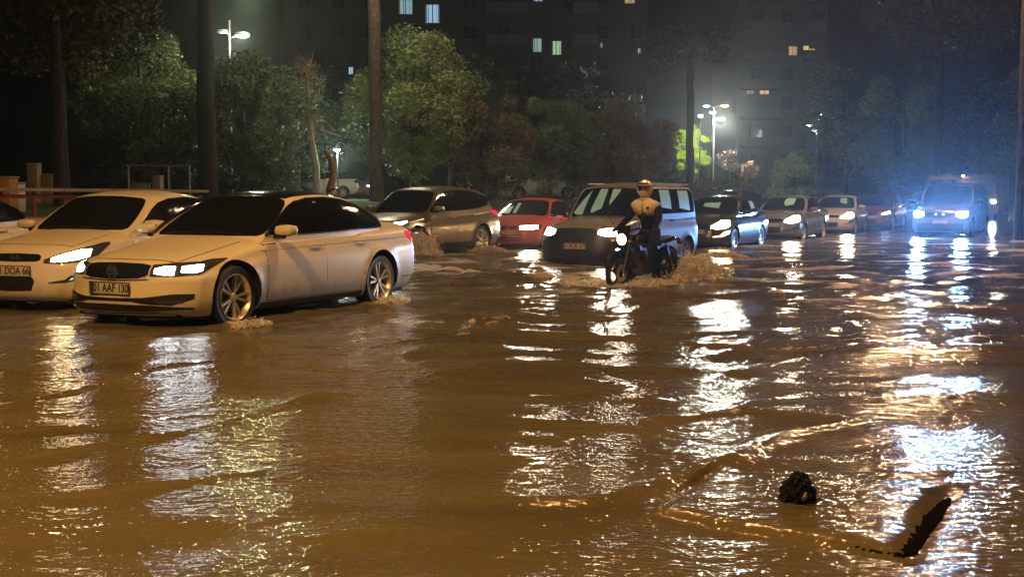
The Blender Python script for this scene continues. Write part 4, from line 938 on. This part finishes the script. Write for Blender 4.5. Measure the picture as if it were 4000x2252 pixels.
    me.update(calc_edges=True); me.polygons.foreach_set('use_smooth', [True] * len(Fq))
    at_ = me.attributes.new('foam', 'FLOAT', 'POINT'); at_.data.foreach_set('value', foam.astype(np.float32).ravel())
    o = bpy.data.objects.new('water', me); col.objects.link(o); tag(o, 'brown flood water covering the street', kind='structure')
    m = bpy.data.materials.new('muddy water'); m.use_nodes = True; nt = m.node_tree; b = nt.nodes['Principled BSDF']; N = nt.nodes.new; Lk = nt.links.new
    b.inputs['IOR'].default_value = 1.36; b.inputs['Specular IOR Level'].default_value = .5
    tc = N('ShaderNodeTexCoord')
    fa = N('ShaderNodeAttribute'); fa.attribute_name = 'foam'
    n1 = N('ShaderNodeTexNoise'); n1.inputs['Scale'].default_value = 16; n1.inputs['Detail'].default_value = 6; n1.inputs['Roughness'].default_value = .7
    mp = N('ShaderNodeMapping'); mp.inputs['Scale'].default_value = (.55, 1.35, 1); mp.inputs['Rotation'].default_value = (0, 0, R(12)); Lk(tc.outputs['Object'], mp.inputs['Vector']); Lk(mp.outputs[0], n1.inputs['Vector'])
    ad = N('ShaderNodeMath'); ad.operation = 'ADD'; Lk(fa.outputs['Fac'], ad.inputs[0]); Lk(n1.outputs[0], ad.inputs[1])
    mr = N('ShaderNodeMapRange'); mr.inputs[1].default_value = .86; mr.inputs[2].default_value = 1.22; Lk(ad.outputs[0], mr.inputs[0])
    mc = N('ShaderNodeMix'); mc.data_type = 'RGBA'; Lk(mr.outputs[0], mc.inputs[0])
    n0 = N('ShaderNodeTexNoise'); n0.inputs['Scale'].default_value = 1.1; n0.inputs['Detail'].default_value = 7; Lk(mp.outputs[0], n0.inputs['Vector'])
    r0 = N('ShaderNodeValToRGB'); r0.color_ramp.elements[0].color = (.088, .082, .060, 1); r0.color_ramp.elements[0].position = .3; r0.color_ramp.elements[1].color = (.140, .130, .094, 1); r0.color_ramp.elements[1].position = .7
    Lk(n0.outputs[0], r0.inputs[0]); Lk(r0.outputs[0], mc.inputs[6]); mc.inputs[7].default_value = (.50, .42, .34, 1); Lk(mc.outputs[2], b.inputs['Base Color'])
    rr = N('ShaderNodeMapRange'); rr.inputs[3].default_value = .075; rr.inputs[4].default_value = .5; Lk(mr.outputs[0], rr.inputs[0]); Lk(rr.outputs[0], b.inputs['Roughness'])
    prev = None
    for sc_, ds, sx in ((7, .013, (.7, 1.3, 1)), (19, .0070, (.9, 1.15, 1)), (44, .0020, (.9, 1.1, 1))):
        mq = N('ShaderNodeMapping'); mq.inputs['Scale'].default_value = sx; mq.inputs['Rotation'].default_value = (0, 0, R(10)); Lk(tc.outputs['Object'], mq.inputs['Vector'])
        nn = N('ShaderNodeTexNoise'); nn.inputs['Scale'].default_value = sc_; nn.inputs['Detail'].default_value = 2; nn.inputs['Distortion'].default_value = .4; Lk(mq.outputs[0], nn.inputs['Vector'])
        bp = N('ShaderNodeBump'); bp.inputs['Distance'].default_value = ds; Lk(nn.outputs[0], bp.inputs['Height'])
        if prev: Lk(prev.outputs[0], bp.inputs['Normal'])
        prev = bp
    Lk(prev.outputs[0], b.inputs['Normal']); me.materials.append(m)

def spray(label, c, size, hd, n=260, seed=3, tilt=.0, drops=True):
    """a mound of churned water with ragged crest and flying drops; size = length, width, height"""
    g = np.random.default_rng(seed); bm = bmesh.new(); bmesh.ops.create_icosphere(bm, subdivisions=5, radius=1)
    from mathutils import noise
    for v in bm.verts:
        p = v.co.copy(); q = noise.fractal(p * 2.4 + Vector((seed, 0, 0)), 1.0, 2.1, 5); q2 = noise.fractal(p * 9 + Vector((0, seed, 0)), 1., 2., 3)
        k = .88 + .42 * q + .20 * q2; v.co = Vector((p.x * size[0] * k, p.y * size[1] * k, max(p.z, -.15) * size[2] * (k + .25 * q2) * (1 + tilt * p.x)))
    bm.verts.index_update(); b = MB().add([v.co.copy() for v in bm.verts], [[v.index for v in f.verts] for f in bm.faces]); bm.free()
    n *= 12; V0 = np.array([(1,0,0),(-1,0,0),(0,1,0),(0,-1,0),(0,0,1),(0,0,-1)], float); F0 = [(0,2,4),(2,1,4),(1,3,4),(3,0,4),(2,0,5),(1,2,5),(3,1,5),(0,3,5)]
    for i in range(n):
        a = g.uniform(0, 6.28); rr = g.uniform(0, 1)**.6 * 1.12; r_ = .0035 + .016 * g.random()**4
        hh = math.sqrt(max(0, 1 - min(rr, 1)**2)); z = size[2] * (hh * g.uniform(.8, 1.12) + (g.exponential(.16) if g.random() < .22 else 0)) * (1 + tilt * math.cos(a) * rr) + .01
        s3 = np.array((r_ * g.uniform(.7, 2.2), r_ * g.uniform(.7, 1.6), r_ * g.uniform(.5, 1.3))); c3 = np.array((math.cos(a) * rr * size[0], math.sin(a) * rr * size[1], z)); th = g.uniform(0, 3.14)
        Q = V0 * s3; Q = np.stack([Q[:, 0] * math.cos(th) - Q[:, 1] * math.sin(th), Q[:, 0] * math.sin(th) + Q[:, 1] * math.cos(th), Q[:, 2]], -1) + c3; b.add([tuple(q) for q in Q], F0)
    o = b.build('splash', M['foamm'], None, loc=(c[0], c[1], c[2]), rot=(0, 0, R(hd)))
    return tag(o, label, 'splash', kind='stuff')

# ------------------------------------------------------------------ street furniture, trees, buildings
def head(par, tip, dirx, on, colr, power, r=.16, st=60):
    """one lamp head at the end of a short arm"""
    x, y, z = tip; b = MB(); b.ball((x, y, z + .03), (r * 1.5, r, r * .45), 14, 8); h = b.build('lamp_head', M['steel'], par)
    l = MB(); l.ball((x, y, z - .02), (r * 1.25, r * .85, r * .42), 12, 8); l.build('lamp_glass', emis(colr, st if on else .6), h)
    if power: point('lamp_light', (x, y, z - .25), power, colr, .12, par)
def street_lamp(label, x, Y, htop, heads, z=None, pr=.07, grp='street lamps', pm='steel'):
    X = px(x, Y); z = tz(X, Y) if z is None else z
    o = empty('street_lamp', (X, Y, z), 0, label, 'street lamp', grp)
    MB().tube([(0, 0, -.3), (0, 0, 1.2), (0, 0, htop)], [pr * 1.5, pr, pr * .7], 10).build('pole', M[pm], o)
    for (hx, hy, on, colr, pw, st, r) in heads:
        p = at(hx, hy, Y); tip = (p.x - X, -.25, p.z - z)
        MB().tube([(0, 0, tip[2] - .12), (tip[0] * .5, -.1, tip[2] - .02), (tip[0] * .85, -.2, tip[2] + .02)], .032, 6).build('lamp_arm', M['steel'], o)
        head(o, tip, 1, on, colr, pw, r, st)
    return o
def building(name, label, x0, x1, Y, top, lit, dx=3.2, dz=3.0, bal=(), m='wallb', seed=1):
    X0, X1 = px(x0, Y), px(x1, Y); o = empty(name, ((X0 + X1) / 2, Y, 0), 0, label, 'building'); cx = (X0 + X1) / 2
    MB().box((0, 8, top / 2), (X1 - X0, 16, top)).build('wall', M[m], o, smooth=False)
    MB().box((0, 8, top + .2), (X1 - X0 + .6, 16.6, .4)).build('roof', M['slab'], o, smooth=False)
    rects = []
    for (a, b, c, d, colr, st) in lit:
        p, q = at(a, b, Y), at(c, d, Y); rects.append((p.x - cx, q.x - cx, q.z, p.z, colr, st))
    g = random.Random(seed)
    def win(xa, xb, za, zb_, colr, st):
        f = MB(); w_, h_ = xb - xa, zb_ - za; mx, mz = (xa + xb) / 2, (za + zb_) / 2
        for (cc, dd) in (((mx, -.03, zb_), (w_ + .12, .10, .07)), ((mx, -.05, za), (w_ + .16, .16, .08)), ((xa, -.03, mz), (.07, .10, h_)), ((xb, -.03, mz), (.07, .10, h_)), ((mx, -.02, mz), (.06, .08, h_))): f.box(cc, dd)
        fo = f.build('window', M['slab'], o, smooth=False)
        pm = M['pane'] if not st else mat('lit window', tuple(v * .4 for v in colr), .6, emit=colr, es=st * 1.7, vary=(9, .3, 1.1))
        MB().box((mx, -.012, mz), (w_, .02, h_)).build('pane', pm, fo, smooth=False)
        if st:
            cu = MB(); n = 7
            for k in range(n):
                if g.random() < .6: cu.box((xa + w_ * (k + .5) / n, -.026, mz + h_ * .02), (w_ / n * g.uniform(.15, .5), .004, h_ * .94))
            if cu.V: cu.build('curtain', M['whitebox'], fo, smooth=False)
    for r_ in rects: win(*r_)
    k = X0 - cx + 1.4; cnt = 0
    while k < X1 - cx - 1.4:
        zz = 4.5
        while zz < top - 2:
            if all(k + 1.4 < r_[0] - .25 or k > r_[1] + .25 or zz + 1.5 < r_[2] - .25 or zz > r_[3] + .25 for r_ in rects) and cnt < 92: win(k, k + 1.35, zz, zz + 1.45, None, 0); cnt += 1
            zz += dz
        k += dx
    for (a, b, z0) in bal:
        xa, xb = px(a, Y) - cx, px(b, Y) - cx
        zz = z0
        while zz < top - 1:
            bb = MB(); bb.box(((xa + xb) / 2, -.75, zz), (xb - xa, 1.5, .16)); bb.box(((xa + xb) / 2, -1.47, zz + .5), (xb - xa, .06, .9)); bb.build('balcony', M['slab'], o, smooth=False); zz += dz
    return o

def furniture():
    # lamps in view
    street_lamp('tall street lamp at upper left with one bright yellowish head', 910, 55, 8.0, [(952, 140, 1, (1, .97, .70), 520, 90, .24), (873, 127, 0, (.7, .8, 1), 0, 4, .17), (968, -14, 1, (.85, 1, .5), 500, 40, .2)])
    street_lamp('lamp post with white and orange heads left of the right building', 2782, 84, 6.4, [(2757, 414, 1, (.75, .95, 1), 60, 30, .16), (2782, 440, 1, (.9, 1, .95), 60, 24, .17), (2812, 466, 1, (1, 1, .82), 5000, 90, .24), (2828, 413, 1, (1, .45, .10), 80, 50, .2)])
    street_lamp('smaller far lamp post with four pale heads below the right building', 3182, 115, 6.6, [(3200, 446, 1, (.85, 1, .95), 40, 22, .2), (3190, 468, 1, (.85, .95, 1), 40, 16, .2), (3160, 489, 1, (.85, .92, 1), 80, 40, .22), (3178, 510, 1, (1, .95, .95), 40, 30, .18)])
    street_lamp('faint far lamp between the dark pole and the bus', 3957, 120, 6.0, [(3956, 580, 1, (.9, .95, 1), 60, 60, .16)])
    street_lamp('very faint far lamp above the minibus', 3850, 130, 7.5, [(3850, 567, 1, (.8, .85, 1), 0, 8, .12)])
    street_lamp('low lamp head beside the crooked pale trunk', 1322, 52, 3.9, [(1320, 585, 1, (.85, 1, .7), 650, 60, .10)], pr=.03, pm='darkmetal')
    # street lamps out of frame for near cars and water; the paler two are added fill
    def sodium(label, pole, hd, hz, power, colr, st=12, blend=.35):
        o = empty('street_lamp', (pole[0], pole[1], GROUND), 0, label, 'street lamp', 'street lamps'); x, y = hd[0] - pole[0], hd[1] - pole[1]
        MB().tube([(0, 0, -.2), (0, 0, 1.2), (0, 0, hz - 1), (x * .12, y * .12, hz - .2), (x * .9, y * .9, hz)], [.12, .09, .07, .05, .04], 12).build('pole', M['steel'], o)
        MB().box((x, y, hz), (.36, .75, .14), bev=.05).build('lamp_head', M['steel'], o); MB().box((x, y, hz - .08), (.24, .5, .03), bev=.01).build('lamp_glass', emis(colr, st), o)
        spot('lamp_light', (x, y, hz - .15), (0, .12, -1), power, colr, 164, blend, o, .16)
    sodium('warm sodium street lamp whose head hangs over the near water', (-6.4, 2.0), (-4.2, 4.2), 9.4, SODIUM, (1, .465, .095))
    sodium('warm street lamp beside the near lane, right of the picture', (7.8, 15.0), (1.2, 15.0), 10.2, 1700, (1, .50, .16))
    sodium('added unseen street lamp behind the camera, a weak pale fill light', (5.5, -9), (5.5, -7.5), 8.6, 120, (1, .66, .42))  # added as weak fill on the near cars
    sodium('added street lamp lighting the trees, hidden behind the thick brown trunk, its head above the picture', (px(1468, 46.6), 46.6), (px(1500, 46.6), 43.2), 11.2, 1700, (1, .84, .55), 10)  # added to brighten the tree fronts, pole hidden by the trunk
    # the dark pole at the right edge
    o = empty('street_lamp', (px(3977, 35.5), 35.5, GROUND), 0, 'thick dark lamp pole standing in the water at the right edge', 'street lamp', 'street lamps')
    MB().tube([(0, 0, -.1), (0, 0, .25), (0, 0, 3), (0, 0, 11)], [.17, .125, .115, .10], 16).build('pole', M['darkbark'], o)
    MB().tube([(0, 0, 10.9), (-.4, -.1, 11.3), (-2.6, -.6, 11.4)], [.06, .05, .04], 8).build('lamp_arm', M['steel'], o); MB().box((-2.9, -.65, 11.4), (.75, .36, .14), bev=.05).build('lamp_head', M['steel'], o)
    MB().box((-2.9, -.65, 11.32), (.5, .24, .03), bev=.01).build('lamp_glass', emis((1, .6, .3), 10), o); spot('lamp_light', (-2.9, -.65, 11.25), (-.25, .1, -1), 6200, (1, .60, .32), 165, .4, o, .16)
    MB().lathe([(0, -.1), (.30, -.1), (.26, .06), (.16, .12), (0, .12)], 20, 'Z').build('base', M['concrete'], o)
    # guard rail at the left
    o = empty('guard_rail', (0, 0, 0), 0, 'pale topped guard rail with rust red posts behind the left sedans', 'railing')
    P = lambda t, Yv, z: ((t + .44 * Yv) / .9, Yv, z)
    MB().add([P(-17.75, 12, 1.44), P(-17.45, 12, 1.44), P(-17.45, 26.2, 1.42), P(-17.75, 26.2, 1.42), P(-17.75, 12, 1.50), P(-17.45, 12, 1.50), P(-17.45, 26.2, 1.48), P(-17.75, 26.2, 1.48)], [(0, 1, 2, 3), (4, 5, 6, 7), (0, 1, 5, 4), (1, 2, 6, 5), (2, 3, 7, 6), (3, 0, 4, 7)]).build('top_beam', M['whitebox'], o, smooth=False)
    MB().tube([P(-17.6, 12, 1.34), P(-17.6, 26.2, 1.33)], .04, 6).build('rail', M['rustred'], o); MB().tube([P(-17.6, 12, .95), P(-17.6, 26.2, .93)], .03, 6).build('rail', M['rustred'], o)
    for k in range(22): MB().tube([P(-17.6, 12.2 + k * .66, .1), P(-17.6, 12.2 + k * .66, 1.43)], .028, 6).build('post', M['rustred'], o)
    def placed(name, label, cat, x, Y, ztop, w_, d_, m, parts=None, z=None):
        X = px(x, Y); z = tz(X, Y) if z is None else z; o = empty(name, (X, Y, z), 0, label, cat)
        h_ = ztop - z; MB().box((0, 0, h_ / 2), (w_, d_, h_), bev=.02).build('cabinet_body', m, o); MB().box((0, -d_ / 2 - .006, h_ * .5), (w_ * .82, .012, h_ * .8), bev=.004).build('door', m, o)
        MB().box((0, 0, h_ + .02), (w_ * 1.1, d_ * 1.1, .04), bev=.01).build('lid', M['concrete'], o); return o
    placed('utility_cabinet', 'narrow pale utility cabinet behind the rail, left of the dark trunk', 'cabinet', 142, 31, 2.15, .27, .3, M['whitebox'])
    placed('utility_cabinet', 'wide pale utility cabinet touching the dark trunk at left', 'cabinet', 188, 31.3, 1.88, .42, .35, M['whitebox'])
    placed('waste_bin', 'yellow bin at the left edge above the rail', 'bin', 18, 27, 1.74, .5, .5, M['yellow'])
    placed('waste_bin', 'brownish bin right beside the yellow bin at left edge', 'bin', 62, 27.4, 1.62, .36, .4, M['cream'])
    placed('stone_block', 'low pale stone block under the thin metal frame', 'stone block', 555, 40, 1.75, .5, .5, M['concrete'])
    placed('stone_block', 'upright pale stone block right of the low one under the metal frame', 'stone block', 622, 40, 2.0, .28, .4, M['concrete'])
    o = empty('metal_frame', (px(628, 42), 42, 1.0), 0, 'thin open metal frame of posts and one beam among the trees at left', 'metal frame')
    for x in (508, 664, 745): MB().tube([(px(x, 42) - px(628, 42), 0, -.3), (px(x, 42) - px(628, 42), 0, 1.42)], .04, 6).build('post', M['steel'], o)
    MB().tube([(px(500, 42) - px(628, 42), 0, 1.42), (px(750, 42) - px(628, 42), 0, 1.40)], .035, 6).build('beam', M['steel'], o)
    def bar(label, p, q, r_, Y):
        A, B = at(*p, Y), at(*q, Y); o = MB().tube([(0, 0, 0), tuple((B - A) / 2 + Vector((0, 0, -.02))), tuple(B - A)], r_, 6).build('overhead_cable', M['whitebox'], None, loc=tuple(A)); tag(o, label, 'cable')
    bar('short bright straight cable seen between dark leaves, left of the lamp', (590, 541), (698, 552), .05, 48)
    bar('sloping bright cable beside the bare brown tree', (1252, 505), (1330, 532), .04, 46)
    g = at(2735, 453, 88); o = empty('traffic_light', (g.x, g.y, tz(g.x, g.y)), 0, 'tiny green lit signal left of the many headed lamp post', 'signal')
    MB().tube([(0, 0, 0), (0, 0, g.z - o.location.z - .2)], .05, 6).build('pole', M['darkmetal'], o); MB().box((0, 0, g.z - o.location.z), (.42, .2, .3), bev=.03).build('signal_head', M['darkmetal'], o); MB().box((0, -.11, g.z - o.location.z), (.36, .02, .2), bev=.005).build('lens', M['greenneon'], o)
    # submerged rubbish in the foreground
    from mathutils import noise
    bm = bmesh.new(); bmesh.ops.create_icosphere(bm, subdivisions=6, radius=1)
    for v in bm.verts:
        p = v.co.copy(); k = 1 + .22 * noise.fractal(p * 2.2, 1, 2.1, 4) + .13 * noise.noise(p * 9) + .07 * abs(noise.noise(p * 22))
        v.co = Vector((p.x * .072 * k, p.y * .065 * k, p.z * .066 * k + .035 * max(0, p.z)**3))
    bm.verts.index_update(); b = MB().add([v.co.copy() for v in bm.verts], [[v.index for v in f.verts] for f in bm.faces]); bm.free()
    q = gp(3135, 1990); b_ = b.build('rubbish_bag', M['bag'], None, loc=(q[0], q[1], .045)); tag(b_, 'black crumpled bag caught on the submerged slab in the foreground', 'bag')
    MB().tube([(.004, -.078, .0), (.008, -.092, .018), (.014, -.088, .036)], [.006, .010, .005], 8).build('pale_tear', M['whitebox'], b_)
    def bar_(name, label, p, q, w0, w1, h_, m, seed):  # near-black bumpy strip laid along an edge of the slab
        p = Vector((p[0], p[1], 0)); q = Vector((q[0], q[1], 0)); dd = (q - p); L_ = dd.length; dd.normalize(); sd = Vector((-dd.y, dd.x, 0)); V = []; Fc = []; n = 40
        for i in range(n + 1):
            t = i / n; ww = (w0 + (w1 - w0) * t) * (1 + .22 * noise.noise(Vector((t * 7, seed, 0)))) * min(1, .35 + t * 5, .35 + (1 - t) * 9); hh = h_ * (1 + .5 * noise.noise(Vector((t * 6, seed, 3))))
            for k in range(9):
                u = -1 + k / 4; V.append(p + dd * (L_ * t) + sd * (u * ww * .5) + Vector((0, 0, -.03 + (hh + .03) * max(0, 1 - abs(u)**8) + .010 * noise.noise(Vector((t * 30, u * 3, seed))))))
        for i in range(n):
            for k in range(8): Fc.append((i*9+k, (i+1)*9+k, (i+1)*9+k+1, i*9+k+1))
        tag(MB().add(V, Fc).build(name, m, None), label, 'kerb')
    bar_('slab_strip', 'broad dark strip along the right side of the submerged slab', gp(3735, 1960), gp(3540, 2195), .07, .13, .004, M['stripblack'], 1)
    bar_('slab_strip', 'thin dark strip along the near side of the submerged slab', gp(2760, 2045), gp(3530, 2190), .010, .030, .005, M['stripblack'], 2)
    s = MB(); pv = [(p[0], p[1]) for p in SLAB]
    s.add([(x, y, -.10) for x, y in pv] + [(x, y, -.035) for x, y in pv], [(3, 2, 1, 0), (4, 5, 6, 7), (0, 1, 5, 4), (1, 2, 6, 5), (2, 3, 7, 6), (3, 0, 4, 7)])
    tag(s.build('concrete_slab', M['concrete'], None, smooth=False), 'concrete slab just under the water around the black bag', 'slab')

def plants():
    T = lambda *a, **k: tree(*a, **dict(k, z=k.get('z', tz(px(a[1], a[2]), a[2]))))
    T('big black tree filling the upper left corner', 250, 34, 11.5, 4.2, 6.2, 'leaf3', 20000, .22, .19, 3, rz=4.0, bark='darkbark')
    T('dark tree behind the tallest trunk at upper left, top left of the lamp', 560, 52, 9.5, 3.1, 4.9, 'leafp', 20000, .20, .16, 5, rz=4.2)
    T('wide leafy dark tree directly below the bright left lamp', 960, 47, 5.9, 2.85, 3.1, 'leaf', 26000, .17, .16, 6, rz=2.9)
    T('low round tree left of the wide one, above the metal frame', 640, 49, 4.3, 2.6, 2.2, 'leaf3', 16000, .17, .12, 8, rz=2.4)
    T('bare brown twiggy tree on a crooked pale trunk', 1240, 50, 6.3, 1.5, 4.4, 'leafd', 3000, .10, .13, 9, rz=1.7, bare=True, bark='palebark', lean=-.35, nclump=16)
    T('large tree with bright green leaves on its left side', 1620, 49, 7.0, 3.0, 3.9, 'leafp', 32000, .16, .18, 12, rz=3.2, nclump=70)
    T('reddish green rounded tree right of the large tree', 1880, 50, 5.0, 2.4, 2.4, 'leaf2', 20000, .16, .13, 13, rz=2.6)
    T('broad low tree behind the red car', 2150, 54, 4.9, 2.5, 2.5, 'leaf', 18000, .17, .13, 15, rz=2.5)
    T('speckled dark tree behind the tall van', 2400, 57, 5.4, 2.9, 2.7, 'leaf2', 22000, .18, .15, 16, rz=2.8)
    T('tall dark tree in front of the left building', 2240, 80, 10.8, 4.6, 5.6, 'leaf3', 14000, .30, .2, 17, rz=3.8)
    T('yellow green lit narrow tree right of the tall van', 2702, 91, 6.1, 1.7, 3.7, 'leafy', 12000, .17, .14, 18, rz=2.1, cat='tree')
    T('small brownish tree under the many headed lamp post', 2842, 82, 4.0, 1.0, 2.8, 'leafd', 2600, .16, .10, 19, rz=1.0)
    T('small pale tree right of the small brownish tree', 2925, 84, 3.2, .75, 2.2, 'leafd', 1400, .15, .09, 20, rz=.7)
    for i, (x, Y, h_, r_, lab) in enumerate(((3100, 96, 5.2, 2.2, 'hazy tree in front of the right building'), (3300, 100, 13.5, 4.6, 'high hazy tree right of the right building'), (3520, 96, 11.5, 4.4, 'bluish hazy tree above the dull red car'),
                              (3720, 105, 15.0, 5.2, 'tallest bluish tree above the minibus'), (3930, 98, 12.0, 4.6, 'bluish tree behind the dark pole'), (4120, 80, 12.0, 4.0, 'tree cut by the right picture edge'), (2600, 100, 7.0, 3.2, 'far dark tree behind the yellow green tree'))):
        T(lab, x, Y, h_, r_, h_ * .50, 'leaf3' if i % 2 else 'leaf', 15000, .30, .2, 30 + i, rz=h_ * .46, z=0.4)
    T('tall dark tree far behind the bare twiggy tree', 1225, 76, 9.0, 4.0, 5.0, 'leaf3', 12000, .26, .2, 51, rz=4.2)
    T('tall dark tree behind the reddish rounded tree', 1930, 78, 10.0, 4.6, 5.4, 'leaf3', 14000, .26, .2, 52, rz=4.6)
    T('dark crown hanging into the top right of the picture', 3650, 52, 12.5, 4.6, 9.6, 'leaf3', 12000, .22, .20, 61, rz=2.6, bark='darkbark', z=0.0)
    T('dark dense tree between the left lamp and the bare twiggy tree', 1160, 57, 6.4, 2.4, 3.4, 'leaf3', 13000, .19, .14, 62, rz=2.8)
    T('dark dense tree right behind the bright leaved tree', 1760, 60, 8.6, 3.2, 4.8, 'leaf3', 14000, .21, .16, 63, rz=3.8)
    def trunk(label, x, Y, w_, zt, m='bark', seed=1, x2=None):
        X = px(x, Y); z = tz(X, Y); o = empty('tree', (X, Y, z), 0, label, 'tree'); g = random.Random(seed); dx = (px(x2, Y) - X) if x2 else 0
        n = 14; P = [(dx * k / n + g.uniform(-.03, .03), 0, -.3 + (zt + .3) * k / n) for k in range(n + 1)]
        MB().tube(P, [w_ * (1.25 - .35 * k / n + g.uniform(-.05, .08)) for k in range(n + 1)], 12).build('trunk', M[m], o)
        cl = [(np.array([dx + g.uniform(-1, 1) * 1.6, g.uniform(-1, 1) * 1.6, zt + g.uniform(-.6, 1.4)]), .8) for _ in range(10)]
        leaves_mesh('crown', cl, 2500, .3, M['leaf3'], o, seed)
    trunk('thick brown tall trunk rising out of the picture above the bright leaved tree', 1470, 46, .22, 9.8, seed=2, m='brownbark')
    trunk('tall black trunk left of the street lamp', 815, 40, .26, 9.5, seed=3, m='darkbark')
    trunk('dark trunk behind the wide utility cabinet', 240, 30.5, .125, 5.5, seed=4, m='darkbark')
    trunk('dark straight trunk standing before the yellow green tree', 2690, 66, .19, 8.5, seed=5, m='darkbark')
    # pale pollarded trees
    for lab, x, Y, segs in (('pale pollarded tree with three bare limbs', 2895, 60, [((2890, 770), (2893, 722), (2872, 655)), ((2893, 722), (2908, 700), (2912, 650)), ((2905, 715), (2920, 690), (2922, 655))]),
                            ('pale forked bare trunk right of the pollarded tree', 3055, 62, [((3062, 780), (3055, 715), (3045, 690), (3043, 650)), ((3046, 692), (3065, 678), (3068, 640))])):
        X = px(x, Y); o = empty('tree', (X, Y, tz(X, Y)), 0, lab, 'tree'); b = MB()
        for sg in segs: b.tube([at(a, c_, Y) - Vector(o.location) for a, c_ in sg], [.09] + [.06] * (len(sg) - 1), 8)
        b.build('trunk', M['palebark'], o)
    o = empty('tree', (px(1292, 40), 40, tz(px(1292, 40), 40)), 0, 'crooked pale trunk rising behind the roof of the nearest sedan', 'tree')
    MB().tube([at(a, c_, 40) - Vector(o.location) for a, c_ in ((1285, 800), (1287, 740), (1302, 690), (1300, 640), (1282, 605), (1268, 585))], [.14, .12, .115, .11, .10, .07], 10).build('trunk', M['palebark'], o)
    MB().tube([at(a, c_, 40) - Vector(o.location) for a, c_ in ((1282, 605), (1266, 625), (1262, 630))], [.05, .05, .03], 6).build('branch', M['palebark'], o)
    # low hedge masses at the foot of the trees
    for lab, xa, xb, Y, h_ in (('long dark hedge behind the cars at left', 300, 1080, 50, 1.1), ('dark hedge behind the tall van', 2350, 2950, 68, 1.3), ('hazy hedge along the far roadside at right', 2950, 3900, 95, 2.0)):
        g = np.random.default_rng(int(xa)); cl = [(np.array([px(xa, Y) + (px(xb, Y) - px(xa, Y)) * t, g.uniform(-.5, .5), h_ * g.uniform(.35, .8)]), h_ * g.uniform(.35, .5)) for t in np.linspace(0, 1, 44)]
        zz = tz(px((xa + xb) / 2, Y), Y); o = empty('hedge', (0, Y, zz), 0, lab, 'hedge'); cl = [(c, r_) for c, r_ in cl]; leaves_mesh('foliage', cl, 9000, .2, M['leaf3'], o, int(xa))

def haze():
    m = bpy.data.materials.new('wet air'); m.use_nodes = True; nt = m.node_tree; nt.nodes.remove(nt.nodes['Principled BSDF'])
    v = nt.nodes.new('ShaderNodeVolumePrincipled'); v.inputs['Color'].default_value = (.80, .88, 1, 1); v.inputs['Density'].default_value = HAZE; v.inputs['Anisotropy'].default_value = HAZE_G
    nt.links.new(v.outputs[0], nt.nodes['Material Output'].inputs['Volume'])
    o = MB().box((0, 0, 0), (1, 1, 1)).build('haze', m, None, smooth=False); o.location = (0, 200, 19); o.scale = (1200, 900, 44)
    tag(o, 'rainy night air', kind='stuff')

SODIUM, HAZE, HAZE_G = 5500, .00090, .86
ground(); water(); furniture(); plants()
W1 = (.45, .62, .70); W2 = (.55, .72, .42); OR = (1, .52, .22); YE = (1, .72, .22); WH = (.75, .9, .85)
building('apartment_building', 'dark apartment block behind the left trees with a few bluish windows', 1120, 2520, 118, 27,
    [(1557, 0, 1612, 58, (.35, .6, .65), .35), (1662, 18, 1718, 92, (.4, .62, .85), .45), (1568, 132, 1610, 172, (.3, .5, .6), .12), (2080, 150, 2116, 205, (.45, .7, .72), .28), (2156, 160, 2193, 216, (.5, .8, .45), .4),
     (1362, 262, 1380, 292, (.5, .75, .9), .7), (2170, 372, 2192, 398, (.5, .7, .9), .3), (2082, -22, 2122, 8, (.4, .55, .9), .4), (2440, -25, 2480, 16, (.8, .6, .3), .3), (2345, 168, 2353, 188, (.9, .8, .8), .7), (2492, 188, 2502, 210, (.9, .75, .7), .6)], bal=[(1900, 2060, 3.9), (2230, 2330, 3.9)])
building('apartment_building', 'grey apartment block at right with balconies and orange lit windows', 2870, 3215, 128, 24,
    [(2906, 202, 2938, 232, (.8, .98, .85), 1.0), (2944, 204, 2950, 229, (.3, .5, .5), .3), (2960, 200, 3013, 226, (.5, .62, .45), .55), (3080, 181, 3113, 218, OR, .32), (3137, 179, 3160, 198, YE, .6), (3160, 190, 3184, 222, YE, .5), (2916, 348, 2946, 369, (.7, .65, .4), .25), (2967, 343, 3004, 370, (1, .55, .3), .5)],
    m='wallg', bal=[(2882, 3030, 3.6), (3125, 3200, 3.6)], seed=4)
all_cars()
motorcycle_and_rider()
spray('spray thrown up behind the motorcycle', (2.80, 18.95, -.02), (.50, .70, .36), -128, 500, 3)
spray('churned water in front of the motorcycle wheel', (1.25, 18.0, -.04), (.75, .45, .10), -60, 200, 5)
spray('bow wave beside the motorcycle engine', (2.05, 17.9, -.05), (.55, .34, .13), -128, 260, 6)
spray('splash at the front wheel of the bronze grey car', (-2.05, 26.6, -.04), (.60, .50, .50), -122, 260, 7)
spray('splash at the rear wheel of the bronze grey car', (-.55, 28.3, -.05), (.6, .3, .20), -40, 200, 8)
spray('splash at the front wheel of the nearest sedan', (-2.70, 12.45, -.05), (.32, .14, .075), -116, 160, 9)
spray('splash at the rear wheel of the nearest sedan', (-1.50, 15.1, -.05), (.36, .20, .10), -116, 160, 10)
spray('wave rolling behind the tall van', (4.7, 26.6, -.05), (.7, .35, .14), -60, 200, 12)
haze()
